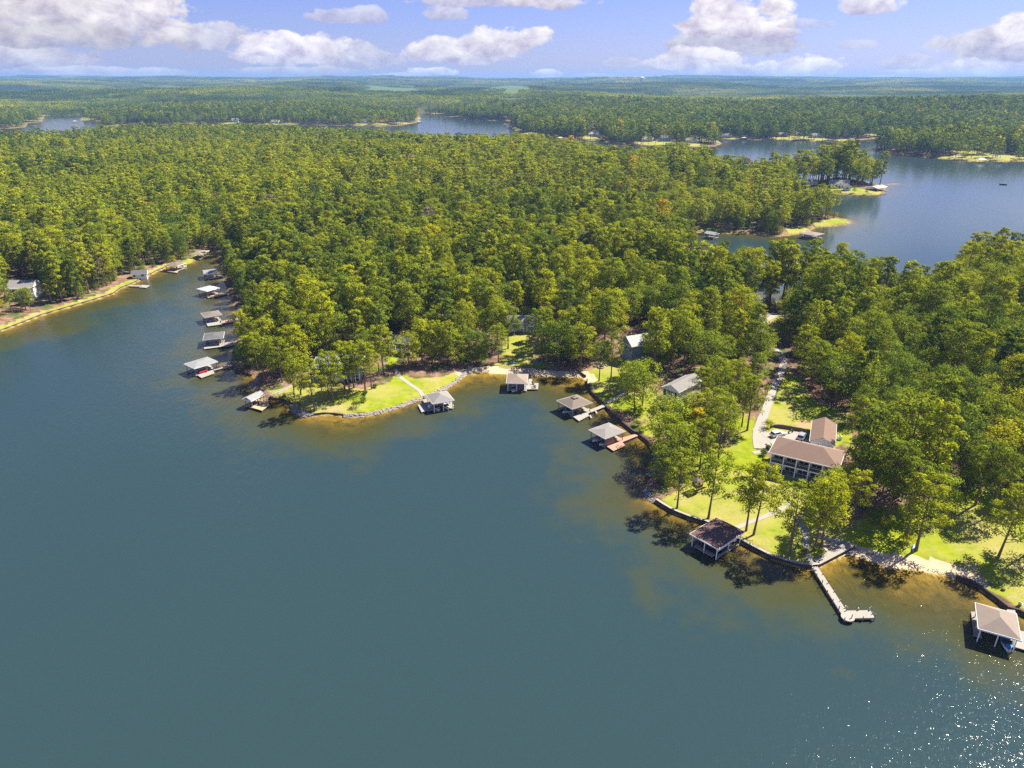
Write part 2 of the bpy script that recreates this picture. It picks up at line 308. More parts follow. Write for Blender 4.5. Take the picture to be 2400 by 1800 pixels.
def water_material():
    m, t, o = new_mat('lake_water'); g = N(t, 'ShaderNodeNewGeometry'); pos = g.outputs['Position']
    mp = N(t, 'ShaderNodeMapping'); mp.inputs['Rotation'].default_value = (0, 0, R(25)); mp.inputs['Scale'].default_value = (1.0, 0.45, 1); t.links.new(pos, mp.inputs[0])
    mq = N(t, 'ShaderNodeMapping'); mq.inputs['Rotation'].default_value = (0, 0, R(-30)); mq.inputs['Scale'].default_value = (1.0, 0.3, 1); t.links.new(pos, mq.inputs[0])
    w1 = NOISE(t, mp.outputs[0], 0.75, 3, 0.6, 0.3); w2 = NOISE(t, mp.outputs[0], 2.6, 3, 0.6, 0.4); w3 = NOISE(t, mq.outputs[0], 0.016, 4, 0.6)
    calm = M(t, 'MULTIPLY', M(t, 'MULTIPLY_ADD', SMOOTH(t, w3, 0.34, 0.66), 0.62, 0.38), N(t, 'ShaderNodeAttribute', attribute_name='wind').outputs['Fac'])
    h = M(t, 'ADD', M(t, 'MULTIPLY', w1, 0.95), M(t, 'MULTIPLY', w2, 0.32))
    b = N(t, 'ShaderNodeBump'); b.inputs['Distance'].default_value = 0.26; t.links.new(h, b.inputs['Height']); t.links.new(calm, b.inputs['Strength'])
    nrm = b.outputs[0]
    dep = N(t, 'ShaderNodeAttribute', attribute_name='depth').outputs['Fac']
    dn = M(t, 'MULTIPLY', dep, M(t, 'MULTIPLY_ADD', NOISE(t, pos, 0.12, 5, 0.65), 1.5, 0.25))
    clear = M(t, 'POWER', 2.718, M(t, 'MULTIPLY', dn, -1.75))
    tr = N(t, 'ShaderNodeBsdfTransparent'); t.links.new(MIX(t, SMOOTH(t, dn, 0.0, 1.2), (0.97, 0.90, 0.70), (0.56, 0.50, 0.18)), tr.inputs[0])
    df = N(t, 'ShaderNodeBsdfDiffuse'); t.links.new(MIX(t, SMOOTH(t, dn, 0.5, 3.2), (0.062, 0.066, 0.024), (0.025, 0.050, 0.055)), df.inputs[0])
    body = N(t, 'ShaderNodeMixShader'); t.links.new(clear, body.inputs[0]); t.links.new(df.outputs[0], body.inputs[1]); t.links.new(tr.outputs[0], body.inputs[2])
    gl = N(t, 'ShaderNodeBsdfGlossy'); gl.inputs['Roughness'].default_value = 0.125; t.links.new(nrm, gl.inputs['Normal'])
    fr = N(t, 'ShaderNodeFresnel'); fr.inputs['IOR'].default_value = 1.333; t.links.new(nrm, fr.inputs['Normal'])
    mx = N(t, 'ShaderNodeMixShader'); t.links.new(fr.outputs[0], mx.inputs[0]); t.links.new(body.outputs[0], mx.inputs[1]); t.links.new(gl.outputs[0], mx.inputs[2])
    t.links.new(mx.outputs[0], o.inputs[0]); return m

def leaf_material(name, ramp, trans=0.25):
    m, t, o = new_mat(name)
    ti = N(t, 'ShaderNodeAttribute', attribute_name='tint', attribute_type='INSTANCER').outputs['Fac']
    lv = N(t, 'ShaderNodeAttribute', attribute_name='leaf').outputs['Fac']
    cr = N(t, 'ShaderNodeValToRGB'); e = cr.color_ramp.elements
    e[0].position, e[0].color = ramp[0][0], (*ramp[0][1], 1); e[1].position, e[1].color = ramp[-1][0], (*ramp[-1][1], 1)
    for p, c in ramp[1:-1]: x = e.new(p); x.color = (*c, 1)
    t.links.new(ti, cr.inputs[0])
    s = N(t, 'ShaderNodeVectorMath', operation='SCALE'); t.links.new(cr.outputs[0], s.inputs[0]); t.links.new(M(t, 'MULTIPLY_ADD', lv, 0.9, 0.55), s.inputs[3])
    d = N(t, 'ShaderNodeBsdfDiffuse'); tl = N(t, 'ShaderNodeBsdfTranslucent')
    t.links.new(s.outputs[0], d.inputs[0]); t.links.new(MIX(t, 1.0, s.outputs[0], (1.0, 1.0, 0.55), 'MULTIPLY'), tl.inputs[0])
    mx = N(t, 'ShaderNodeMixShader'); mx.inputs[0].default_value = trans
    t.links.new(d.outputs[0], mx.inputs[1]); t.links.new(tl.outputs[0], mx.inputs[2]); t.links.new(mx.outputs[0], o.inputs[0])
    return m
PINE_RAMP = [(0.0, (0.082, 0.130, 0.021)), (0.3, (0.171, 0.224, 0.021)), (0.55, (0.277, 0.315, 0.018)), (0.82, (0.395, 0.406, 0.014)), (0.90, (0.487, 0.424, 0.014)), (0.955, (0.528, 0.288, 0.023)), (0.965, (0.280, 0.206, 0.150)), (1.0, (0.270, 0.216, 0.170))]
OAK_RAMP = [(0.0, (0.074, 0.124, 0.024)), (0.35, (0.163, 0.227, 0.024)), (0.65, (0.297, 0.343, 0.021)), (0.90, (0.474, 0.430, 0.014)), (0.955, (0.592, 0.324, 0.023)), (0.97, (0.290, 0.216, 0.160)), (1.0, (0.280, 0.227, 0.180))]
LEAF_P = leaf_material('pine_needles', PINE_RAMP); LEAF_H = leaf_material('broad_leaves', OAK_RAMP)
BARK = mat('bark', (0.17, 0.115, 0.085), 0.9, 0.4, 1.5)

# ------------------------------------------------------------------ object helpers
class MB:
    def __init__(s): s.v = []; s.f = []
    def add(s, vs, fs):
        n = len(s.v); s.v += [tuple(map(float, p)) for p in vs]; s.f += [tuple(i+n for i in f) for f in fs]; return s
    def box(s, x0, x1, y0, y1, z0, z1):
        return s.add([(x0,y0,z0),(x1,y0,z0),(x1,y1,z0),(x0,y1,z0),(x0,y0,z1),(x1,y0,z1),(x1,y1,z1),(x0,y1,z1)],
                     [(3,2,1,0),(4,5,6,7),(0,1,5,4),(1,2,6,5),(2,3,7,6),(3,0,4,7)])
    def tube(s, p, q, r0, r1=None, n=6):
        p = Vector(p); q = Vector(q); r1 = r0 if r1 is None else r1; d = (q-p).normalized()
        a = d.orthogonal().normalized(); b = d.cross(a); vs = []
        for c, r in ((p, r0), (q, r1)):
            for k in range(n): vs.append(c+(a*math.cos(2*math.pi*k/n)+b*math.sin(2*math.pi*k/n))*r)
        return s.add(vs, [(k, (k+1) % n, n+(k+1) % n, n+k) for k in range(n)]+[tuple(range(n-1, -1, -1)), tuple(range(n, 2*n))])
    def bar(s, p, q, w, h):                           # rectangular bar between two points
        p = Vector(p); q = Vector(q); d = (q-p).normalized(); sd = d.cross(Vector((0, 0, 1)))
        sd = Vector((1, 0, 0)) if sd.length < 1e-4 else sd.normalized(); up = sd.cross(d)
        vs = [c+sd*a*w/2+up*b*h/2 for c in (p, q) for a, b in ((-1,-1),(1,-1),(1,1),(-1,1))]
        return s.add(vs, [(0,1,2,3),(7,6,5,4),(0,4,5,1),(1,5,6,2),(2,6,7,3),(3,7,4,0)])
    def prism(s, pts, z0, z1):
        n = len(pts); a = sum(pts[i][0]*pts[(i+1) % n][1]-pts[(i+1) % n][0]*pts[i][1] for i in range(n))
        if a < 0: pts = list(pts)[::-1]
        return s.add([(x, y, z0) for x, y in pts]+[(x, y, z1) for x, y in pts], [tuple(range(n-1, -1, -1)), tuple(range(n, 2*n))]+[(i, (i+1) % n, n+(i+1) % n, n+i) for i in range(n)])
    def build(s, name, m, parent=None, smooth=False):
        me = bpy.data.meshes.new(name); me.from_pydata(s.v, [], s.f); me.materials.append(m)
        if smooth: me.polygons.foreach_set('use_smooth', [True]*len(me.polygons))
        me.update(); o = bpy.data.objects.new(name, me); COL.objects.link(o)
        if parent: o.parent = parent
        return o
def tag(o, label=None, cat=None, group=None, kind=None):
    if label: o['label'] = label
    if cat: o['category'] = cat
    if group: o['group'] = group
    if kind: o['kind'] = kind
    return o
def thing(name, label, cat, loc=(0, 0, 0), rz=0.0, group=None):
    o = bpy.data.objects.new(name, None); COL.objects.link(o); o.location = loc; o.rotation_euler = (0, 0, rz); o.empty_display_size = 0.3
    return tag(o, label, cat, group)
def mesh_np(name, V, F, mats, mi=None, attrs=(), loops=None):
    me = bpy.data.meshes.new(name); n = F.shape[1]
    me.vertices.add(len(V)); me.vertices.foreach_set('co', np.ascontiguousarray(V, np.float32).ravel())
    me.loops.add(F.size); me.loops.foreach_set('vertex_index', np.ascontiguousarray(F, np.int32).ravel())
    me.polygons.add(len(F)); me.polygons.foreach_set('loop_start', np.arange(0, F.size, n, dtype=np.int32))
    if mi is not None: me.polygons.foreach_set('material_index', mi.astype(np.int32))
    for m in mats: me.materials.append(m)
    me.update(calc_edges=True)
    for nm, dom, dat in attrs:
        a = me.attributes.new(nm, 'FLOAT', dom); a.data.foreach_set('value', np.ascontiguousarray(dat, np.float32))
    return me

# ------------------------------------------------------------------ far houses, docks (positions needed before the wood is planted)
FAR_HOUSES = [ # u, v of the base, length m, wall colour, roof colour, rotation, label
 (551,287,16,'white','grey','white two storey house above the far bank with a wide lawn beside it'),
 (645,289,20,'beige','grey','pale house with dark gables on the far bank behind the long wood'),
 (418,231,34,'white','white','lone white shed in a gap of the far hillside wood'),
 (856,289,17,'white','slate','white house with slate gable on the far lawn point left of the middle lake'),
 (900,289,20,'brick','redroof','red roofed brick house on the far lawn point left of the middle lake'),
 (1030,265,22,'beige','grey','beige house with two roofs on the far shore at the head of the middle lake'),
 (1198,272,24,'darkblue','slate','dark house beside the bare clay slope above the middle lake'),
 (1392,320,18,'white','white','white flat roofed house above a green lawn facing the middle channel'),
 (1518,332,19,'beige','tan','tan roofed house on the reddish bank of the middle peninsula'),
 (1560,331,17,'bluewall','slate','white and blue gabled house on the middle peninsula lawn'),
 (1623,335,20,'beige','grey','long grey roofed house with round trees on the middle peninsula lawn'),
 (1705,323,16,'beige','tan','low tan house at the shaded water edge past the middle peninsula'),
 (1834,321,15,'brick','tan','brick house between dark trees on the far right shore'),
 (1879,319,20,'white','bluegrey','white house with blue grey roof above a far right shore lawn'),
 (1912,323,18,'beige','grey','grey gabled house right of the blue grey roofed one'),
 (2018,308,24,'beige','white','large house with bright white roof on the far right hillside'),
 (2045,312,14,'beige','tan','small tan house on the yellow lawn above the far right inlet'),
 (2263,353,17,'beige','tan','long beige house behind the trunks of the right peninsula'),
 (2342,362,13,'white','slate','white cottage between trees near the end of the right peninsula')]
FH = []
for (u, v, L, wc, rc, lb) in FAR_HOUSES:
    x, y, z = gp(u, v); FH.append((x, y, z, L, wc, rc, lb))

# ------------------------------------------------------------------ ground sheet, lake bed and water
def soft(px, py, P, w=1.0):
    out = np.zeros(px.shape); lo = P.min(0)-3; hi = P.max(0)+3
    m = (px > lo[0]) & (px < hi[0]) & (py > lo[1]) & (py < hi[1])
    if m.any(): out[m] = np.clip(0.5+sd_poly(px[m], py[m], P)/(2*w), 0, 1)
    return out
LEFTBANK = poly([(-600,1150),(0,900),(200,745),(330,674),(450,627),(487,598),(470,575),(-600,640)])
rs = np.concatenate([[4, 20, 40], np.geomspace(55, 19000, 700)])
azs = np.radians(np.concatenate([np.arange(-180, -50, 5.0), np.linspace(-50, 50, 600), np.arange(55, 180, 5.0)]))
GR, GA = np.meshgrid(rs, azs, indexing='ij'); GX, GY = GR*np.sin(GA), GR*np.cos(GA)
nr, na = GR.shape
S = shore_sd(GX.ravel(), GY.ravel()); X, Y = GX.ravel(), GY.ravel(); RR = GR.ravel()
Z = height_from(X, Y, S)
lawn = np.zeros(X.shape)
for P_ in LAWNS: lawn = np.maximum(lawn, soft(X, Y, P_))
for P_ in GREEN: lawn = np.maximum(lawn, 0.75*soft(X, Y, P_, 4.0))
m = (RR < 520); lb = np.zeros(X.shape); lb[m] = soft(X[m], Y[m], LEFTBANK)
lawn = np.maximum(lawn, lb*(S < 4.0)*(S > 0)*0.85)
m = RR > 900
shore_l = np.zeros(X.shape); shore_l[m] = (S[m] > 0)*(S[m] < 45)*sstep(fbm(X[m]/60, Y[m]/60, 2), 0.60, 0.66)*0.75; lawn = np.maximum(lawn, shore_l)
for (x, y, z, L, wc, rc, lb_) in FH: lawn = np.maximum(lawn, np.clip(1.6-np.hypot(X-x, (Y-y+14)*0.8)/22, 0, 1)*(S > 0))
bare = np.zeros(X.shape)
for P_ in (gpoly([(1862,992),(1890,985),(1902,990),(1898,1003),(1872,1001)]), gpoly([(1217,279),(1225,263),(1252,264),(1262,279)]), gpoly([(1265,277),(1285,268),(1308,276)]), gpoly([(1358,260),(1385,256),(1395,260)]), gpoly([(1175,283),(1192,276),(1196,283)])):
    bare = np.maximum(bare, soft(X, Y, P_, 1.5))
field = np.zeros(X.shape)
for P_ in FIELDS: field = np.maximum(field, inside(X, Y, P_).astype(float))
m = RR > 2600; field[m] = np.maximum(field[m], 0.7*sstep(fbm(X[m]/420+2, Y[m]/240+6, 2), 0.69, 0.72))
far = sstep(RR, 1300, 3200)*(lawn < 0.5)*(bare < 0.3)
bch = np.zeros(X.shape); m = (RR > 100) & (RR < 300); bch[m] = beachness(X[m], Y[m]); sandm = bch*(S < 4.4)*(S > -6)
sandm = np.maximum(sandm, ((S > -0.5) & (S < 1.2) & (RR > 900))*0.4)
bed = (S < -0.1).astype(float)
i, j = np.meshgrid(np.arange(nr-1), np.arange(na), indexing='ij'); j2 = (j+1) % na
F4 = np.stack([i*na+j, (i+1)*na+j, (i+1)*na+j2, i*na+j2], -1).reshape(-1, 4)[:, ::-1]
me = mesh_np('ground', np.stack([X, Y, Z], -1), F4, [ground_material()], attrs=[('lawn', 'POINT', lawn), ('bare', 'POINT', bare), ('field', 'POINT', field), ('far', 'POINT', far), ('sand', 'POINT', sandm), ('bed', 'POINT', bed), ('dry', 'POINT', np.clip(0.18*lb+0.35*(RR > 900)+0.55*soft(X, Y, gpoly([(690,950),(735,972),(800,974),(830,955),(780,935),(700,925)]), 3)+0.2*soft(X, Y, gpoly([(1545,1180),(1640,1225),(1740,1268),(1880,1325),(1980,1285),(1900,1230),(1700,1195),(1600,1150)]), 3), 0, 1))])
me.polygons.foreach_set('use_smooth', [True]*len(F4))
ground = bpy.data.objects.new('ground', me); COL.objects.link(ground); tag(ground, kind='structure', label='rolling wooded ground, lawns and lake bed')
wet = (Z < 0.3).reshape(nr, na)
wf = F4[(Z[F4] < 0.3).any(1)]
used, inv = np.unique(wf, return_inverse=True)
me = mesh_np('lake', np.stack([X[used], Y[used], np.zeros(len(used))], -1), inv.reshape(-1, 4), [water_material()], attrs=[('depth', 'POINT', np.maximum(-Z[used], 0)), ('wind', 'POINT', 1-0.86*sstep(Y[used]+0.0*X[used], 300, 420)*sstep(X[used], -150, 60)-0.5*sstep(Y[used], 340, 430)*(1-sstep(X[used], -150, 60)))])
lake = bpy.data.objects.new('lake', me); COL.objects.link(lake); tag(lake, kind='structure', label='blue green lake water with amber shallows')

# ------------------------------------------------------------------ air
hz = MB().box(-19500, 19500, -19500, 19500, -7.0, 215.0)
hm, t, o = new_mat('pale_air'); pv = N(t, 'ShaderNodeVolumePrincipled'); pv.inputs['Color'].default_value = (0.30, 0.56, 1.0, 1); pv.inputs['Density'].default_value = 7.6e-5; pv.inputs['Anisotropy'].default_value = 0.1
t.links.new(pv.outputs[0], o.inputs['Volume'])
haze = hz.build('haze', hm); tag(haze, kind='stuff', label='thin blue haze over the far woods')

# ------------------------------------------------------------------ trees: meshes
def quads(cl, per, size, rg, flat=0.65, droop=0.0):
    V = []; A = []
    for (c, r) in cl:
        n = max(3, int(per*rg.uniform(0.8, 1.2))); d = rg.normal(size=(n, 3)); d /= np.linalg.norm(d, axis=1)[:, None]
        d[:, 2] = np.where(d[:, 2] < -0.35, -d[:, 2], d[:, 2])
        rad = r*rg.uniform(0.45, 1.08, (n, 1)); p = np.array(c)+d*rad*np.array([1, 1, flat])
        nn = d*np.array([0.8, 0.8, 1.0])+np.array([0.0, 0.0, 0.30])+rg.normal(size=(n, 3))*0.33; nn /= np.linalg.norm(nn, axis=1)[:, None]
        a = np.cross(nn, rg.normal(size=(n, 3))); a /= np.linalg.norm(a, axis=1)[:, None]; b = np.cross(nn, a)
        s = size*rg.uniform(0.6, 1.25, (n, 1)); w = s*rg.uniform(0.4, 0.75, (n, 1))
        V.append(np.stack([p-a*s*0.5, p+b*w*0.5, p+a*s*0.5, p-b*w*0.5], 1)); A.append(np.clip(rg.normal(0.5, 0.16, n)+rg.uniform(-0.30, 0.30), 0, 1))
    V = np.concatenate(V).reshape(-1, 3); A = np.concatenate(A)
    return V, np.arange(len(V)).reshape(-1, 4), A
def pine_clumps(h, rg, base=0.45, rmax=3.5, n=24):
    cl = []; g = rg.uniform(0, 6.28)
    for k in range(n):
        t_ = (k+0.5)/n; z = h*(base+(0.97-base)*t_); pr = math.sqrt(max(0.05, 1-(1.22*(t_-0.36))**2))*(1.0 if t_ < 0.8 else 0.85)
        R_ = rmax*pr*rg.uniform(0.45, 1.1); g += 2.4+rg.uniform(-0.5, 0.5); r = rg.uniform(0.95, 1.6)*(1-0.25*t_)*rmax/3.5
        cl.append(((R_*0.8*math.cos(g), R_*0.8*math.sin(g), z+rg.uniform(-0.4, 0.6)), r))
    cl.append(((0, 0, h*0.965), 1.1)); return cl
def hard_clumps(h, rg, base=0.24, rmax=4.0, n=32):
    cl = []
    for k in range(n):
        t_ = (k+0.5)/n; a = k*2.4+rg.uniform(-0.6, 0.6); z = h*(base+(0.95-base)*t_); pr = math.sqrt(max(0.03, 1-((t_-0.42)/0.62)**2))
        R_ = rmax*pr*rg.uniform(0.45, 0.95); cl.append(((R_*math.cos(a), R_*math.sin(a), z+rg.uniform(-0.5, 0.5)), rg.uniform(1.15, 1.9)*rmax/4))
    cl.append(((0, 0, h*0.93), 1.5)); return cl
def trunk_mb(h, cl, rg, r0, top=0.93, limbs=True):
    mb = MB(); a = rg.uniform(0, 6.28); bend = rg.uniform(0.1, 0.5); pts = []
    for k in range(7):
        t_ = k/6; pts.append(Vector((math.cos(a)*bend*math.sin(t_*2.6), math.sin(a)*bend*math.sin(t_*2.6), h*top*t_-(0.8 if k == 0 else 0))))
    for k in range(6): mb.tube(pts[k], pts[k+1], r0*(1-0.85*k/6)*(1.25 if k == 0 else 1), r0*(1-0.85*(k+1)/6), 7)
    if limbs:
        for (c, r) in cl[::2]:
            zc = max(c[2]-1.2-0.25*math.hypot(c[0], c[1]), 0.5); k = min(5, int(zc/(h*top)*6)); f = zc/(h*top)*6-k
            mb.tube(pts[k].lerp(pts[k+1], f), c, 0.09, 0.03, 4)
    return mb
def raw_mesh(mb, name, m):
    me = bpy.data.meshes.new(name); me.from_pydata(mb.v, [], mb.f); me.materials.append(m); me.update(); return me
def join_tree(tm, V, F, A, name, leaf):
    tv = np.array(tm.v); tf = [f for f in tm.f]; n = len(tv)
    me = bpy.data.meshes.new(name); me.from_pydata([tuple(p) for p in tm.v]+[tuple(p) for p in V], [], tf+[tuple(int(i)+n for i in f) for f in F])
    me.materials.append(BARK); me.materials.append(leaf)
    me.polygons.foreach_set('material_index', [0]*len(tf)+[1]*len(F))
    a = me.attributes.new('leaf', 'FLOAT', 'FACE'); a.data.foreach_set('value', [0.5]*len(tf)+[float(x) for x in A]); me.update(); return me
src = bpy.data.collections.new('tree_kinds')          # the kinds the wood is planted from; not part of the scene itself
KINDS = []
def reg(me):
    o = bpy.data.objects.new('k%02d_%s' % (len(KINDS), me.name), me); src.objects.link(o); KINDS.append(o); return len(KINDS)-1
NEARV = {'pine': [], 'oak': []}; LOD = {'pine': ([], [], []), 'oak': ([], [], [])}
for k in range(7):
    rg = np.random.default_rng(100+k); h = 20.0
    cl = pine_clumps(h, rg, base=(0.32, 0.38, 0.42, 0.30, 0.36, 0.44, 0.34)[k], rmax=(5.2, 3.7, 4.8, 3.5, 5.9, 4.2, 3.9)[k], n=(32, 36, 29, 35, 36, 28, 32)[k])
    V, F, A = quads(cl, 110, 0.54, rg, 0.8); tm = trunk_mb(h, cl, rg, 0.30)
    ch = mesh_np('crown', V, F, [LEAF_P], attrs=[('leaf', 'FACE', A)])
    NEARV['pine'].append((raw_mesh(tm, 'trunk', BARK), ch)); LOD['pine'][0].append(reg(join_tree(tm, V, F, A, 'pine', LEAF_P)))
    if k < 5:
        V, F, A = quads(cl, 34, 0.86, rg, 0.62); LOD['pine'][1].append(reg(join_tree(trunk_mb(h, cl, rg, 0.3, limbs=False), V, F, A, 'pine', LEAF_P)))
    if k < 4:
        V, F, A = quads([(c, r*1.25) for c, r in cl[::2]], 16, 1.5, rg, 0.62); LOD['pine'][2].append(reg(join_tree(MB().tube((0,0,-1), (0,0,h*0.85), 0.3, 0.1, 3), V, F, A, 'pine', LEAF_P)))
for k in range(5):
    rg = np.random.default_rng(200+k); h = 15.0
    cl = hard_clumps(h, rg, base=(0.2, 0.26, 0.22, 0.3, 0.16)[k], rmax=(5.2, 5.7, 4.7, 5.5, 4.4)[k], n=(34, 38, 30, 34, 34)[k])
    V, F, A = quads(cl, 84, 0.50, rg, 0.8); tm = trunk_mb(h, cl, rg, 0.27, 0.85)
    ch = mesh_np('crown', V, F, [LEAF_H], attrs=[('leaf', 'FACE', A)])
    NEARV['oak'].append((raw_mesh(tm, 'trunk', BARK), ch)); LOD['oak'][0].append(reg(join_tree(tm, V, F, A, 'oak', LEAF_H)))
    if k < 4:
        V, F, A = quads(cl, 30, 0.86, rg, 0.8); LOD['oak'][1].append(reg(join_tree(trunk_mb(h, cl, rg, 0.3, 0.85, limbs=False), V, F, A, 'oak', LEAF_H)))
    if k < 4:
        V, F, A = quads([(c, r*1.2) for c, r in cl[::2]], 14, 1.5, rg, 0.8); LOD['oak'][2].append(reg(join_tree(MB().tube((0,0,-1), (0,0,h*0.8), 0.3, 0.1, 3), V, F, A, 'oak', LEAF_H)))
NEARV['lawn_pine'] = []
for k in range(6):                                    # open grown pines with broad crowns
    rg = np.random.default_rng(400+k); h = 20.0
    cl = pine_clumps(h, rg, base=(0.36, 0.42, 0.38, 0.33, 0.44, 0.40)[k], rmax=(5.6, 6.2, 5.0, 6.0, 5.4, 5.8)[k], n=(44, 50, 38, 46, 40, 44)[k])
    cl = [(c, r*0.80) for c, r in cl]
    V, F, A = quads(cl, 84, 0.52, rg, 0.60); NEARV['lawn_pine'].append((raw_mesh(trunk_mb(h, cl, rg, 0.33), 'trunk', BARK), mesh_np('crown', V, F, [LEAF_P], attrs=[('leaf', 'FACE', A)])))
PATCH = []
for k in range(4):                                    # stands of wood for the far hills
    rg = np.random.default_rng(300+k); cl = []
    gx, gy = np.meshgrid(np.arange(-36, 37, 7.2), np.arange(-36, 37, 7.2))
    for x, y in zip(gx.ravel(), gy.ravel()):
        h = rg.uniform(12, 21); cl.append(((x+rg.uniform(-2.6, 2.6), y+rg.uniform(-2.6, 2.6), h-2.5), rg.uniform(2.8, 4.4)))
    V, F, A = quads(cl, 13, 3.0, rg, 1.0); PATCH.append(reg(join_tree(MB().tube((0,0,0), (0,0,3), 0.2, 0.1, 3), V, F, A, 'stand', LEAF_P)))

